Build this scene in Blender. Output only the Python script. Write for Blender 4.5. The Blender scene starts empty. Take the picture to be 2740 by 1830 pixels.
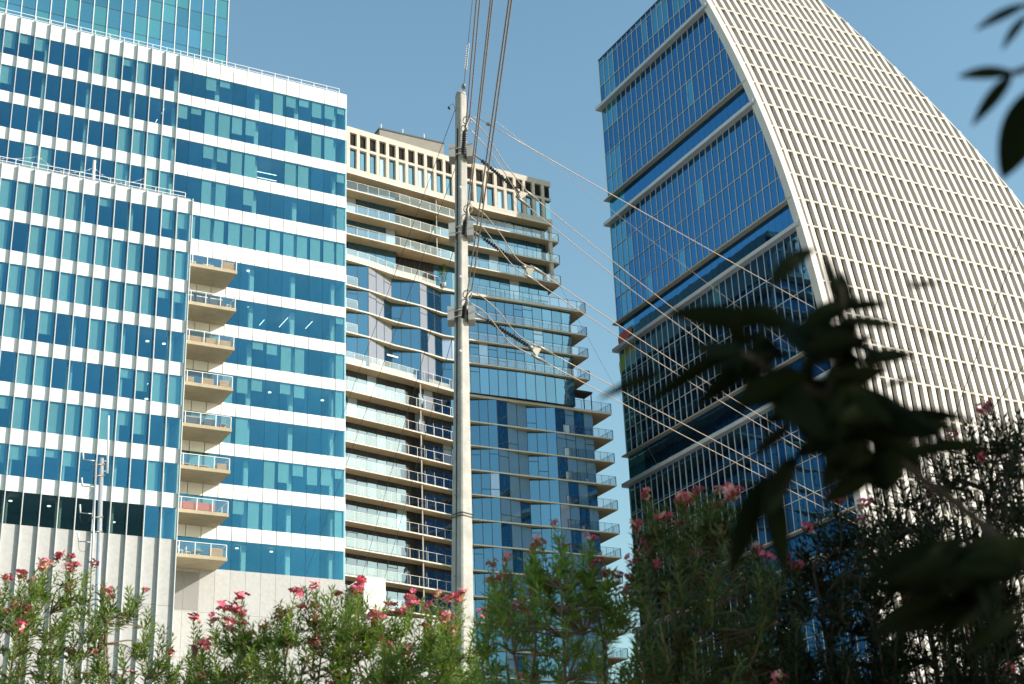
import bpy, bmesh, math, random
from mathutils import Vector, Matrix, noise

# ---------------------------------------------------------------- camera, sky, sun
scene = bpy.context.scene
col = scene.collection
rnd = random.Random(7)
HEAD, PITCH, ROLL = math.radians(28.63776), math.radians(23.02665), math.radians(-2.42578)
F_PX, EYE = 4097.6, 1.6            # focal length in pixels of a 2740 wide frame, eye height
# world axes follow the street grid: X along the facades, Y away from the viewer
_fw = Vector((math.sin(HEAD) * math.cos(PITCH), math.cos(HEAD) * math.cos(PITCH), math.sin(PITCH)))
_up0 = Vector((-math.sin(HEAD) * math.sin(PITCH), -math.cos(HEAD) * math.sin(PITCH), math.cos(PITCH)))
_rt0 = Vector((math.cos(HEAD), -math.sin(HEAD), 0))
RT = _rt0 * math.cos(ROLL) + _up0 * math.sin(ROLL)
UP = -_rt0 * math.sin(ROLL) + _up0 * math.cos(ROLL)
FW = _fw
cam_data = bpy.data.cameras.new('camera')
cam = bpy.data.objects.new('camera', cam_data)
col.objects.link(cam)
cam.matrix_world = Matrix(((RT.x, UP.x, -FW.x, 0), (RT.y, UP.y, -FW.y, 0), (RT.z, UP.z, -FW.z, EYE), (0, 0, 0, 1)))
cam_data.sensor_width = 36
cam_data.lens = F_PX / 2740 * 36
cam_data.clip_start = 0.1
cam_data.clip_end = 3000
cam_data.dof.use_dof = True
cam_data.dof.focus_distance = 90
cam_data.dof.aperture_fstop = 4.4
scene.camera = cam

SUN = Vector((1.05, -1.0, 0.70)).normalized()
sun_el = math.asin(SUN.z)
sun_az = math.atan2(SUN.x, SUN.y)
world = bpy.data.worlds.new('World')
scene.world = world
world.use_nodes = True
wn = world.node_tree.nodes
wl = world.node_tree.links
sky = wn.new('ShaderNodeTexSky')
sky.sky_type = 'NISHITA'
sky.sun_disc = False
sky.sun_elevation = sun_el
sky.sun_rotation = sun_az
sky.air_density = 1.5
sky.dust_density = 1.0
sky.ozone_density = 0.0
wn['Background'].inputs['Strength'].default_value = 0.145
tint = wn.new('ShaderNodeMix')              # the cooler, greener blue of the film stock
tint.data_type = 'RGBA'
tint.blend_type = 'MULTIPLY'
tint.inputs[0].default_value = 1
tint.inputs[7].default_value = (.77, 1.0, 1.07, 1)
wl.new(sky.outputs['Color'], tint.inputs[6])
wl.new(tint.outputs[2], wn['Background'].inputs['Color'])
sun_data = bpy.data.lights.new('sun', 'SUN')
sun_data.energy = 4.4
sun_data.angle = math.radians(0.5)
sun_data.color = (1.0, 0.935, 0.865)
sun = bpy.data.objects.new('sun', sun_data)
sun.rotation_euler = (-SUN).to_track_quat('-Z', 'Y').to_euler()
sun.location = (60, -20, 120)
col.objects.link(sun)
scene.view_settings.view_transform = 'Standard'
scene.view_settings.look = 'None'
scene.view_settings.exposure = 0.30
scene.view_settings.gamma = 1
scene.view_settings.use_curve_mapping = False
scene.render.engine = 'CYCLES'

# ---------------------------------------------------------------- helpers
WM = {}                                     # world matrix of every object

def px(p):
    """pixel position of a point in the 2740 x 1830 frame, and depth"""
    w = Vector(p) - Vector((0, 0, EYE))
    d = w.dot(FW)
    if d < .1: return -1e5, -1e5, d
    return 1370 + F_PX * w.dot(RT) / d, 915 - F_PX * w.dot(UP) / d, d

def at(x, y, dist):
    """the point seen at a pixel, at a horizontal distance"""
    d = RT * ((x - 1370) / F_PX) - UP * ((y - 915) / F_PX) + FW
    t = dist / math.hypot(d.x, d.y)
    return Vector((0, 0, EYE)) + d * t

def put(o, M, parent=None):
    WM[o] = M
    col.objects.link(o)
    if parent is not None:
        o.parent = parent
        o.matrix_parent_inverse = WM[parent].inverted()
    o.matrix_basis = M
    return o

def tag(o, label=None, cat=None, group=None, kind=None):
    if label: o['label'] = label
    if cat: o['category'] = cat
    if group: o['group'] = group
    if kind: o['kind'] = kind
    return o

def thing(name, label, cat, loc, group=None):
    o = bpy.data.objects.new(name, None)
    o.empty_display_size = .3
    put(o, Matrix.Translation(Vector(loc)))
    return tag(o, label, cat, group)

def mesh_from(name, verts, faces, m, smooth=False):
    me = bpy.data.meshes.new(name)
    me.from_pydata(verts, [], faces)
    mats = m if isinstance(m, (list, tuple)) else [m]
    for k in mats: me.materials.append(k)
    if smooth:
        for p in me.polygons: p.use_smooth = True
    me.update()
    return me

CUBE_V = [(x, y, z) for x in (-.5, .5) for y in (-.5, .5) for z in (-.5, .5)]
CUBE_F = [(0, 1, 3, 2), (4, 6, 7, 5), (0, 4, 5, 1), (2, 3, 7, 6), (0, 2, 6, 4), (1, 5, 7, 3)]
_cubes = {}
def cube(m):
    if m.name not in _cubes: _cubes[m.name] = mesh_from('block_' + m.name, CUBE_V, CUBE_F, m)
    return _cubes[m.name]

def box_matrix(c, s, rz=0):
    return Matrix.Translation(Vector(c)) @ Matrix.Rotation(rz, 4, 'Z') @ Matrix.Diagonal((s[0], s[1], s[2], 1))

def tilted(c, s, rx, rz):
    """a box hung a hair out of true, as every pane of a curtain wall is"""
    return Matrix.Translation(Vector(c)) @ Matrix.Rotation(rz, 4, 'Z') @ Matrix.Rotation(rx, 4, 'X') @ Matrix.Diagonal((s[0], s[1], s[2], 1))

def bx(name, parent, m, x0, x1, y0, y1, z0, z1):
    o = bpy.data.objects.new(name, cube(m))
    return put(o, box_matrix(((x0 + x1) / 2, (y0 + y1) / 2, (z0 + z1) / 2), (x1 - x0, y1 - y0, z1 - z0)), parent)

def seg(p, q, o0, o1, z0, z1):
    """matrix of a box along the plan segment p-q, from offset o0 to o1 to the left of it"""
    d = Vector((q[0] - p[0], q[1] - p[1])); L = d.length; d /= L
    n = Vector((-d.y, d.x)); mid = (Vector(p[:2]) + Vector(q[:2])) / 2 + n * (o0 + o1) / 2
    return box_matrix((mid.x, mid.y, (z0 + z1) / 2), (L, o1 - o0, z1 - z0), math.atan2(d.y, d.x))

class Many:
    """alike pieces of one thing: the 300 that show largest are objects, the rest one 'stuff' part"""
    def __init__(s, name, parent, limit=300):
        s.name, s.parent, s.limit, s.items = name, parent, limit, []
    def add(s, M, m, after=None):
        pts = [px(M @ Vector(c)) for c in CUBE_V]
        xs = [p[0] for p in pts]; ys = [p[1] for p in pts]
        x0, x1, y0, y1 = max(min(xs), 0), min(max(xs), 2740), max(min(ys), 0), min(max(ys), 1830)
        a = max(0, x1 - x0) * max(0, y1 - y0)
        s.items.append((a, len(s.items), M, m, after))
    def done(s):
        s.items.sort(key=lambda t: (-t[0], t[1]))
        for a, i, M, m, after in s.items[:s.limit]:
            o = put(bpy.data.objects.new(s.name, cube(m)), M, s.parent)
            if after: after(o)
        rest = s.items[s.limit:]
        if rest:
            mats, v, f, mi = [], [], [], []
            for a, i, M, m, after in rest:
                if m not in mats: mats.append(m)
                k = len(v); v += [tuple(M @ Vector(c)) for c in CUBE_V]
                f += [tuple(k + j for j in q) for q in CUBE_F]; mi += [mats.index(m)] * 6
            me = mesh_from(s.name + '_field', v, f, mats)
            for p, k in zip(me.polygons, mi): p.material_index = k
            o = put(bpy.data.objects.new(s.name + '_field', me), Matrix(), s.parent)
            tag(o, kind='stuff')

def joined(name, parent, mats_list, kind=None):
    """one mesh from a list of (matrix, material) boxes"""
    mats, v, f, mi = [], [], [], []
    for M, m in mats_list:
        if m not in mats: mats.append(m)
        k = len(v); v += [tuple(M @ Vector(c)) for c in CUBE_V]
        f += [tuple(k + j for j in q) for q in CUBE_F]; mi += [mats.index(m)] * 6
    me = mesh_from(name, v, f, mats)
    for p, k in zip(me.polygons, mi): p.material_index = k
    o = put(bpy.data.objects.new(name, me), Matrix(), parent)
    if kind: o['kind'] = kind
    return o

def tube_geo(pts, rad, n=8, closed_ends=True):
    v, f = [], []
    pts = [Vector(p) for p in pts]
    rads = list(rad) if isinstance(rad, (list, tuple)) else [rad] * len(pts)
    if len(rads) != len(pts):               # spread the given radii along the path
        q = []
        for i in range(len(pts)):
            t = i / (len(pts) - 1) * (len(rads) - 1); k = min(int(t), len(rads) - 2); q.append(rads[k] + (rads[k + 1] - rads[k]) * (t - k))
        rads = q
    prev = None
    for i, p in enumerate(pts):
        t = (pts[min(i + 1, len(pts) - 1)] - pts[max(i - 1, 0)]).normalized()
        ref = prev if prev is not None else (Vector((0, 0, 1)) if abs(t.z) < .9 else Vector((1, 0, 0)))
        a = t.cross(ref).normalized() if prev is None else (prev - t * prev.dot(t)).normalized()
        prev = a
        b = t.cross(a)
        for k in range(n):
            w = 2 * math.pi * k / n
            v.append(tuple(p + (a * math.cos(w) + b * math.sin(w)) * rads[i]))
    for i in range(len(pts) - 1):
        for k in range(n):
            f.append((i * n + k, i * n + (k + 1) % n, (i + 1) * n + (k + 1) % n, (i + 1) * n + k))
    if closed_ends:
        f.append(tuple(range(n))[::-1]); f.append(tuple(range((len(pts) - 1) * n, len(pts) * n)))
    return v, f

def tube(name, parent, m, pts, rad, n=8, smooth=True):
    v, f = tube_geo(pts, rad, n)
    o = bpy.data.objects.new(name, mesh_from(name, v, f, m, smooth))
    return put(o, Matrix(), parent)

def prism(name, parent, mats, outline, z0, z1):
    """plan outline (counter-clockwise) extruded; materials: sides, bottom, top"""
    n = len(outline)
    v = [(x, y, z0) for x, y in outline] + [(x, y, z1) for x, y in outline]
    f = [(i, (i + 1) % n, n + (i + 1) % n, n + i) for i in range(n)] + [tuple(range(n))[::-1], tuple(range(n, 2 * n))]
    me = mesh_from(name, v, f, mats)
    if isinstance(mats, (list, tuple)):
        me.polygons[n].material_index = 1; me.polygons[n + 1].material_index = min(2, len(mats) - 1)
    return put(bpy.data.objects.new(name, me), Matrix(), parent)

# ---------------------------------------------------------------- materials
def new_mat(name):
    m = bpy.data.materials.new(name); m.use_nodes = True
    nt = m.node_tree; nt.nodes.clear()
    out = nt.nodes.new('ShaderNodeOutputMaterial')
    return m, nt, out

def paint(name, color, rough=.6, vary=.06, scale=.6, metallic=0, bump=0, streak=0.0, dirt=(.35, .3, .25), per_piece=.03, spec=.4):
    """opaque surface: base colour with noise grain, per piece variation and faint vertical rain streaks"""
    m, nt, out = new_mat(name)
    N, L = nt.nodes.new, nt.links.new
    b = N('ShaderNodeBsdfPrincipled'); L(b.outputs[0], out.inputs[0])
    b.inputs['Roughness'].default_value = rough
    b.inputs['Metallic'].default_value = metallic
    b.inputs['Specular IOR Level'].default_value = spec
    geo = N('ShaderNodeNewGeometry')
    no = N('ShaderNodeTexNoise'); no.inputs['Scale'].default_value = scale; no.inputs['Detail'].default_value = 6
    L(geo.outputs['Position'], no.inputs['Vector'])
    oi = N('ShaderNodeObjectInfo')
    mr = N('ShaderNodeMapRange'); L(no.outputs[0], mr.inputs[0])
    mr.inputs[1].default_value = .3; mr.inputs[2].default_value = .7
    mr.inputs[3].default_value = 1 - vary; mr.inputs[4].default_value = 1 + vary
    pr = N('ShaderNodeMapRange'); L(oi.outputs['Random'], pr.inputs[0])
    pr.inputs[3].default_value = 1 - per_piece; pr.inputs[4].default_value = 1 + per_piece
    mu = N('ShaderNodeMath'); mu.operation = 'MULTIPLY'; L(mr.outputs[0], mu.inputs[0]); L(pr.outputs[0], mu.inputs[1])
    mix = N('ShaderNodeMix'); mix.data_type = 'RGBA'; mix.blend_type = 'MULTIPLY'; mix.inputs[0].default_value = 1
    mix.inputs[6].default_value = (*color, 1)
    L(mu.outputs[0], mix.inputs[7])
    cur = mix.outputs[2]
    if streak:
        mp = N('ShaderNodeMapping'); mp.inputs['Scale'].default_value = (2.2, 2.2, .12)
        L(geo.outputs['Position'], mp.inputs[0])
        n2 = N('ShaderNodeTexNoise'); n2.inputs['Scale'].default_value = 1.3; n2.inputs['Detail'].default_value = 5
        L(mp.outputs[0], n2.inputs['Vector'])
        r2 = N('ShaderNodeMapRange'); L(n2.outputs[0], r2.inputs[0])
        r2.inputs[1].default_value = .5; r2.inputs[2].default_value = .78; r2.inputs[3].default_value = 0; r2.inputs[4].default_value = streak
        mx = N('ShaderNodeMix'); mx.data_type = 'RGBA'
        L(r2.outputs[0], mx.inputs[0]); L(cur, mx.inputs[6]); mx.inputs[7].default_value = (*dirt, 1)
        cur = mx.outputs[2]
    L(cur, b.inputs['Base Color'])
    if bump:
        bp = N('ShaderNodeBump'); bp.inputs['Strength'].default_value = bump; bp.inputs['Distance'].default_value = .02
        n3 = N('ShaderNodeTexNoise'); n3.inputs['Scale'].default_value = 30; n3.inputs['Detail'].default_value = 4
        L(geo.outputs['Position'], n3.inputs['Vector']); L(n3.outputs[0], bp.inputs['Height']); L(bp.outputs[0], b.inputs['Normal'])
    return m

def glazing(name, tint, refl, base=.3, through=True, body=(.01, .02, .03), wave=.012, ior=1.6, rough=.02, vary=.12):
    """window glass: tinted see-through (or dark backed) pane under a coated mirror-like surface"""
    m, nt, out = new_mat(name)
    N, L = nt.nodes.new, nt.links.new
    fr = N('ShaderNodeFresnel'); fr.inputs['IOR'].default_value = ior
    ma = N('ShaderNodeMath'); ma.operation = 'MULTIPLY_ADD'; ma.use_clamp = True
    L(fr.outputs[0], ma.inputs[0]); ma.inputs[1].default_value = 1 - base; ma.inputs[2].default_value = base
    gl = N('ShaderNodeBsdfGlossy'); gl.inputs['Roughness'].default_value = rough
    oi = N('ShaderNodeObjectInfo')
    pr = N('ShaderNodeMapRange'); L(oi.outputs['Random'], pr.inputs[0])
    pr.inputs[3].default_value = 1 - vary; pr.inputs[4].default_value = 1 + vary
    mc = N('ShaderNodeMix'); mc.data_type = 'RGBA'; mc.blend_type = 'MULTIPLY'; mc.inputs[0].default_value = 1
    mc.inputs[6].default_value = (*refl, 1); L(pr.outputs[0], mc.inputs[7]); L(mc.outputs[2], gl.inputs['Color'])
    if through:
        bk = N('ShaderNodeBsdfTransparent'); bk.inputs['Color'].default_value = (*tint, 1)
    else:
        bk = N('ShaderNodeBsdfDiffuse'); bk.inputs['Color'].default_value = (*body, 1)
    fac = ma.outputs[0]
    if through:                             # tint and mirror once, on the face the ray enters by
        gb = N('ShaderNodeNewGeometry')
        inv = N('ShaderNodeMath'); inv.operation = 'SUBTRACT'; inv.inputs[0].default_value = 1; L(gb.outputs['Backfacing'], inv.inputs[1])
        mf = N('ShaderNodeMath'); mf.operation = 'MULTIPLY'; L(ma.outputs[0], mf.inputs[0]); L(inv.outputs[0], mf.inputs[1]); fac = mf.outputs[0]
        tm = N('ShaderNodeMix'); tm.data_type = 'RGBA'; L(gb.outputs['Backfacing'], tm.inputs[0])
        tm.inputs[6].default_value = (*tint, 1); tm.inputs[7].default_value = (1, 1, 1, 1); L(tm.outputs[2], bk.inputs['Color'])
    mx = N('ShaderNodeMixShader'); L(fac, mx.inputs[0]); L(bk.outputs[0], mx.inputs[1]); L(gl.outputs[0], mx.inputs[2])
    L(mx.outputs[0], out.inputs[0])
    if wave:
        geo = N('ShaderNodeNewGeometry')
        no = N('ShaderNodeTexNoise'); no.inputs['Scale'].default_value = .55; no.inputs['Detail'].default_value = 2
        L(geo.outputs['Position'], no.inputs['Vector'])
        bp = N('ShaderNodeBump'); bp.inputs['Strength'].default_value = 1; bp.inputs['Distance'].default_value = wave
        L(no.outputs[0], bp.inputs['Height']); L(bp.outputs[0], gl.inputs['Normal'])
    return m

M = {}
M['white_panel'] = paint('white_panel', (.82, .80, .77), .45, .04, .4, streak=.16, dirt=(.5, .46, .4), per_piece=.04)
M['stone_panel'] = paint('stone_panel', (.47, .455, .44), .75, .07, 3.0, bump=.2, streak=.12, per_piece=.03)
M['joint'] = paint('joint', (.28, .27, .26), .8)
M['fin_metal'] = paint('fin_metal', (.62, .62, .62), .35, .04, metallic=.35)
M['seal'] = paint('seal', (.05, .06, .07), .6)
M['office_glass'] = glazing('office_glass', (.50, .73, .70), (.11, .43, .69), .28, ior=1.4, wave=.03)
M['office_glass_dark'] = glazing('office_glass_dark', (.32, .42, .40), (.10, .25, .3), .06, ior=1.3)  # dark reflection in the lowest wing windows, put into the glass itself
M['blind'] = paint('blind', (.60, .61, .55), .8, .03, 2, per_piece=.06)
M['ceiling'] = paint('ceiling', (.30, .32, .33), .9)
M['room_wall'] = paint('room_wall', (.22, .26, .27), .9, .35, .35)
M['room_white'] = paint('room_white', (.75, .76, .74), .8)
M['rail_metal'] = paint('rail_metal', (.78, .78, .77), .35, .03)
M['dark_metal'] = paint('dark_metal', (.045, .05, .055), .4, .05)
M['rail_glass'] = glazing('rail_glass', (.86, .89, .90), (.9, .95, 1), .08, ior=1.5, wave=0)
M['concrete'] = paint('concrete', (.43, .355, .24), .85, .10, 1.2, bump=.3, streak=0)
M['concrete_edge'] = paint('concrete_edge', (.58, .54, .48), .8, .06, 1.5)
M['wood'] = paint('wood', (.45, .27, .12), .6, .2, 5)
M['roof_gravel'] = paint('roof_gravel', (.35, .34, .33), .95, .1, 4)

# lamp glow inside offices
lm, nt, out = new_mat('lamp_glow')
em = nt.nodes.new('ShaderNodeEmission'); em.inputs['Color'].default_value = (1, .95, .85, 1); em.inputs['Strength'].default_value = 3
nt.links.new(em.outputs[0], out.inputs[0])
M['lamp_glow'] = lm

# ---------------------------------------------------------------- ground
def sheet(name, m, x0, x1, y0, y1, z):
    me = mesh_from(name, [(x0, y0, z), (x1, y0, z), (x1, y1, z), (x0, y1, z)], [(0, 1, 2, 3)], m)
    return tag(put(bpy.data.objects.new(name, me), Matrix()), kind='structure')
M['ground'] = paint('ground', (.21, .18, .13), .95, .2, .3)
M['asphalt'] = paint('asphalt', (.05, .05, .052), .9, .15, 2)
M['paving'] = paint('paving', (.36, .34, .31), .9, .1, 1.5)
sheet('ground', M['ground'], -1500, 1500, -1500, 1500, 0)
sheet('road', M['asphalt'], -300, 400, 60, 84, .004)
sheet('side_road', M['asphalt'], 97, 111, 84.1, 500, .004)
bx_p = mesh_from('pavement', CUBE_V, CUBE_F, M['paving'])
tag(put(bpy.data.objects.new('pavement', bx_p), box_matrix((20, 88, .07), (150, 8, .14))), kind='structure')

# ---------------------------------------------------------------- banded office building (left)
B1, CORNER, FIN_END, MOD = 128.96, 51.88, 33.91, 1.408
SILL = [84.98, 80.97, 77.13, 73.20, 69.22, 64.73, 60.87, 56.96, 52.96, 49.05, 45.11, 41.15, 37.19]
HEADZ = [87.63, 83.79, 79.80, 75.86, 71.80, 67.53, 63.62, 59.65, 55.80, 51.72, 47.86, 43.77, 39.87]
TOP = 89.35
flat_edges = [FIN_END + MOD * i for i in range(13)] + [CORNER]
fin_edges = [FIN_END - MOD * i for i in range(17)][::-1]
WING_Y, WING_X, WMOD, WTOP = 121.1, 33.70, 1.395, 68.95
wing_edges = [WING_X - WMOD * i for i in range(17)][::-1]

def blind_for(style, k, i, r):
    """how far the blinds of an office window are drawn: list of (left, right, drop) shares"""
    if style == 'drawn': return [(.06, .72 + r.random() * .2, 1.0)]
    if style == 'half': return [(.05, .8, r.uniform(.25, .75))]
    return []

def office_windows(bld, edges, rows, y, seed, drawn_rows):
    r = random.Random(seed)
    wins = Many('window', bld); pans = Many('wall_panel', bld)
    for k in rows:
        mode = 'open'
        for i in range(len(edges) - 1):
            if i % 2 == 0 or r.random() < .3:
                mode = r.choices(['open', 'half', 'drawn'], drawn_rows.get(k, (.62, .20, .18)))[0]
            x0, x1 = edges[i] + .012, edges[i + 1] - .012
            z0, z1 = SILL[k] + .012, HEADZ[k] - .012
            bl = blind_for(mode, k, i, r)
            def after(o, x0=x0, x1=x1, z0=z0, z1=z1, bl=bl):
                for a, b, d in bl:
                    w = x1 - x0
                    bx('blind', o, M['blind'], x0 + w * a, x0 + w * b, y + .20, y + .225, z1 - (z1 - z0) * d + .03, z1 - .02)
            wins.add(box_matrix(((x0 + x1) / 2, y + .07, (z0 + z1) / 2), (x1 - x0, .03, z1 - z0)), M['office_glass_dark'] if (y < 125 and k == 12 and i < len(edges) - 3) else M['office_glass'], after)
    for k in list(rows):
        zt = HEADZ[k + 1] if k + 1 < len(HEADZ) else None
        for i in range(len(edges) - 1):
            x0, x1 = edges[i] + .035, edges[i + 1] - .035
            if zt is not None and k + 1 in rows:
                pans.add(box_matrix(((x0 + x1) / 2, y + .08, (SILL[k] + zt) / 2), (x1 - x0, .16, SILL[k] - zt - .01)), M['white_panel'])
    return wins, pans

office = thing('office_building', 'tall office block with white bands and blue ribbon windows, eight balconies on its front', 'building', (FIN_END, B1, 0))
r0 = list(range(13))
w1, p1 = office_windows(office, flat_edges, r0, B1, 3, {4: (0, 0, 1), 0: (.3, .6, .1), 2: (.4, .5, .1), 5: (1, 0, 0), 9: (.75, .15, .1), 10: (.2, .4, .4), 11: (.15, .25, .6), 12: (.9, .1, 0)})
w2, p2 = office_windows(office, fin_edges, [0, 1, 2, 3, 4], B1, 5, {0: (.4, .3, .3), 1: (.85, .15, 0), 2: (.8, .1, .1), 4: (.1, .1, .8)})
for q in w2.items: w1.items.append((q[0], len(w1.items), *q[2:]))
for q in p2.items: p1.items.append((q[0], len(p1.items), *q[2:]))
for e in (flat_edges, fin_edges):
    for i in range(len(e) - 1):
        p1.add(box_matrix(((e[i] + e[i + 1]) / 2, B1 + .09, (HEADZ[0] + TOP) / 2), (e[i + 1] - e[i] - .07, .18, TOP - HEADZ[0])), M['white_panel'])
w1.done(); p1.done()
stone = Many('stone_panel', office)
zs = [37.18, 33.2, 29.2, 25.2, 21.2, 17.2, 13.2, 9.2, 5.0, 0]
for i in range(len(flat_edges) - 1):
    for j in range(len(zs) - 1):
        stone.add(box_matrix(((flat_edges[i] + flat_edges[i + 1]) / 2, B1 + .09, (zs[j] + zs[j + 1]) / 2), (flat_edges[i + 1] - flat_edges[i] - .02, .18, zs[j] - zs[j + 1] - .02)), M['stone_panel'])
stone.done()

def interiors(bld, x0, x1, y, rows, depth, base):
    """floor slabs, back wall, columns and lamps seen through the ribbon windows"""
    for k in rows:
        zt = HEADZ[k]; ztop = SILL[k - 1] if k > 0 else TOP - .3
        bx('floor_slab', bld, M['ceiling'], x0, x1, y + .24, y + depth, zt + .02, ztop - .02)
    k = rows[-1]
    bx('floor_slab', bld, M['ceiling'], x0, x1, y + .24, y + depth, SILL[k] - .5, SILL[k] - .02)
    bx('core_wall', bld, M['room_wall'], x0, x1, y + depth, y + depth + .3, base, TOP - .5 if rows[0] == 0 else WTOP - .4)
    n = int((x1 - x0) / (MOD * 3))
    for j in range(n):
        xx = x1 - .9 - j * MOD * 3
        if xx > x0 + 1: bx('column', bld, M['room_white'], xx - .22, xx + .22, y + 1.0, y + 1.4, SILL[rows[-1]] - .01, HEADZ[rows[0]])
interiors(office, fin_edges[0], CORNER - .1, B1, r0, 7.0, 0)
bx('side_wall', office, M['white_panel'], CORNER - .10, CORNER + .06, B1 + .2, B1 + 24, 0, TOP - .004)
bx('roof', office, M['roof_gravel'], fin_edges[0], CORNER - .11, B1 + .2, B1 + 24, TOP - .5, TOP - .2)
bx('backing', office, M['seal'], fin_edges[0], CORNER - .12, B1 + .182, B1 + .23, HEADZ[0] + .03, TOP - .51)
for x in fin_edges[:-1]:
    bx('fin', office, M['fin_metal'], x - .035, x + .035, B1 - .32, B1 - .001, 66.0, TOP)
bx('fin', office, M['fin_metal'], FIN_END - .035, FIN_END + .035, B1 - .32, B1 - .001, 66.0, TOP)

def rail(parent, p, q, z, h, step, m, post=.05, name='railing', rails=(1.0,), glass=None):
    """a straight run of guard rail: posts, horizontal rails and optional glass, each its own piece"""
    p, q = Vector(p), Vector(q); L = (q - p).length; n = max(1, round(L / step))
    t = (q - p).normalized(); ang = math.atan2(t.y, t.x)
    root = None
    for r_ in rails:
        c = (p + q) / 2
        o = bpy.data.objects.new(name if root is None else 'rail', cube(m))
        put(o, box_matrix((c.x, c.y, z + h * r_ - .025), (L, post, .05), ang), parent if root is None else root)
        if root is None: root = o
    for i in range(n + 1):
        c = p + (q - p) * (i / n)
        put(bpy.data.objects.new('post', cube(m)), box_matrix((c.x, c.y, z + h / 2 - .03), (post, post * .98, h - .062), ang), root)
    if glass:
        for i in range(n):
            a = p + (q - p) * ((i + .04) / n); b = p + (q - p) * ((i + .96) / n); c = (a + b) / 2
            put(bpy.data.objects.new('glass_panel', cube(glass)), box_matrix((c.x, c.y, z + h * .48), ((b - a).length, .015, h * .84), ang), root)
    return root
rail(office, (fin_edges[0], B1 + .9), (CORNER - .5, B1 + .9), TOP - .21, 1.35, MOD, M['rail_metal'], .055, 'roof_railing', (1.0, .72))
bx('gantry_rail', office, M['white_panel'], 41.0, 48.6, B1 + 1.6, B1 + 1.9, TOP + .35, TOP + .62)
bx('gantry_rail', office, M['white_panel'], 22.0, 29.0, B1 + 1.6, B1 + 1.9, TOP + .55, TOP + .82)
for x in (30.6, 32.6, 35.2, 37.9):
    bx('roof_box', office, M['dark_metal'], x, x + .8, B1 + .35, B1 + .75, TOP - .2, TOP + .22)

# balconies
for k in range(5, 13):
    z = SILL[k]
    slab = bx('balcony', office, M['concrete'], WING_X + .03, 39.5, B1 - 3.6, B1 - .003, z - .22, z + .10)
    slab['label'] = 'concrete balcony slab'
    zf = z + .10
    rail(slab, (WING_X + .12, B1 - 3.53), (39.42, B1 - 3.53), zf, 1.12, 1.45, M['rail_metal'], .06, 'railing', (1.0,), M['rail_glass'])
    rail(slab, (39.42, B1 - 3.46), (39.42, B1 - .1), zf, 1.12, 1.7, M['rail_metal'], .06, 'railing', (1.0,), M['rail_glass'])
bx('louvre_panel', office, M['joint'], 33.95, 35.3, B1 - .02, B1 - .002, 33.3, 36.7)
bx('louvre_panel', office, M['joint'], 35.37, 36.7, B1 - .02, B1 - .002, 33.3, 36.7)
bx('louvre_panel', office, M['joint'], 36.77, 38.1, B1 - .02, B1 - .002, 33.3, 36.7)

# ---------------------------------------------------------------- lower office block in front
wing = thing('office_building', 'lower finned office block in front of the taller banded one, stone base and roof terrace', 'building', (WING_X, WING_Y, 0))
rw = list(range(5, 13))
ww, pw = office_windows(wing, wing_edges, rw, WING_Y, 11, {5: (.25, .35, .4), 6: (.1, .1, .8), 7: (.05, .05, .9), 8: (.5, .3, .2), 9: (.5, .35, .15), 10: (.6, .3, .1), 11: (.5, .4, .1), 12: (.9, .1, 0)})
for i in range(len(wing_edges) - 1):
    e = wing_edges
    pw.add(box_matrix(((e[i] + e[i + 1]) / 2, WING_Y + .09, (HEADZ[5] + WTOP) / 2), (e[i + 1] - e[i] - .02, .18, WTOP - HEADZ[5])), M['white_panel'])
ww.done(); pw.done()
stone = Many('stone_panel', wing)
zs = [37.18, 31.6, 26.4, 21.2, 16.0, 10.8, 5.4, 0]
for i in range(len(wing_edges) - 1):
    for j in range(len(zs) - 1):
        stone.add(box_matrix(((wing_edges[i] + wing_edges[i + 1]) / 2, WING_Y + .09, (zs[j] + zs[j + 1]) / 2), (wing_edges[i + 1] - wing_edges[i] - .02, .18, zs[j] - zs[j + 1] - .02)), M['stone_panel'])
stone.done()
interiors(wing, wing_edges[0], WING_X - .1, WING_Y, rw, 6.5, 0)
bx('side_wall', wing, M['white_panel'], WING_X - .10, WING_X + .02, WING_Y + .2, B1 - .003, 0, WTOP - .004)
bx('roof', wing, M['roof_gravel'], wing_edges[0], WING_X - .11, WING_Y + .2, B1 - .01, WTOP - .5, WTOP - .2)
bx('backing', wing, M['seal'], wing_edges[0], WING_X - .12, WING_Y + .182, WING_Y + .23, HEADZ[5] + .03, WTOP - .51)
for x in wing_edges:
    bx('fin', wing, M['fin_metal'], x - .035, x + .035, WING_Y - .32, WING_Y - .001, 0.1, WTOP)
rail(wing, (wing_edges[0], WING_Y + .9), (WING_X - .4, WING_Y + .9), WTOP - .21, 1.35, WMOD, M['rail_metal'], .055, 'roof_railing', (1.0, .72))

# ---------------------------------------------------------------- glass tower behind the office roof
M['teal_glass'] = glazing('teal_glass', (.3, .6, .6), (.34, .66, .82), .42, through=False, body=(.02, .10, .115), vary=.25)
M['teal_glass_light'] = glazing('teal_glass_light', (.3, .6, .6), (.36, .68, .80), .34, through=False, body=(.05, .21, .20), vary=.2)
TY, TX = 134.0, 40.24
rear = thing('glass_tower', 'teal glass tower rising behind the white banded office roof', 'building', (TX, TY, 0))
pn = Many('pane', rear); mu = []
tx = [TX - 1.41 * i for i in range(22)][::-1]; tz = [85.0 + 2.28 * i for i in range(17)]
r = random.Random(2)
for i in range(len(tx) - 1):
    for j in range(len(tz) - 1):
        m = M['teal_glass_light'] if r.random() < .3 else M['teal_glass']
        Mx = tilted(((tx[i] + tx[i + 1]) / 2, TY + .05, (tz[j] + tz[j + 1]) / 2), (1.36, .03, 2.24), r.gauss(0, .002), r.gauss(0, .002))
        pn.add(Mx, m)
pn.done()
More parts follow.
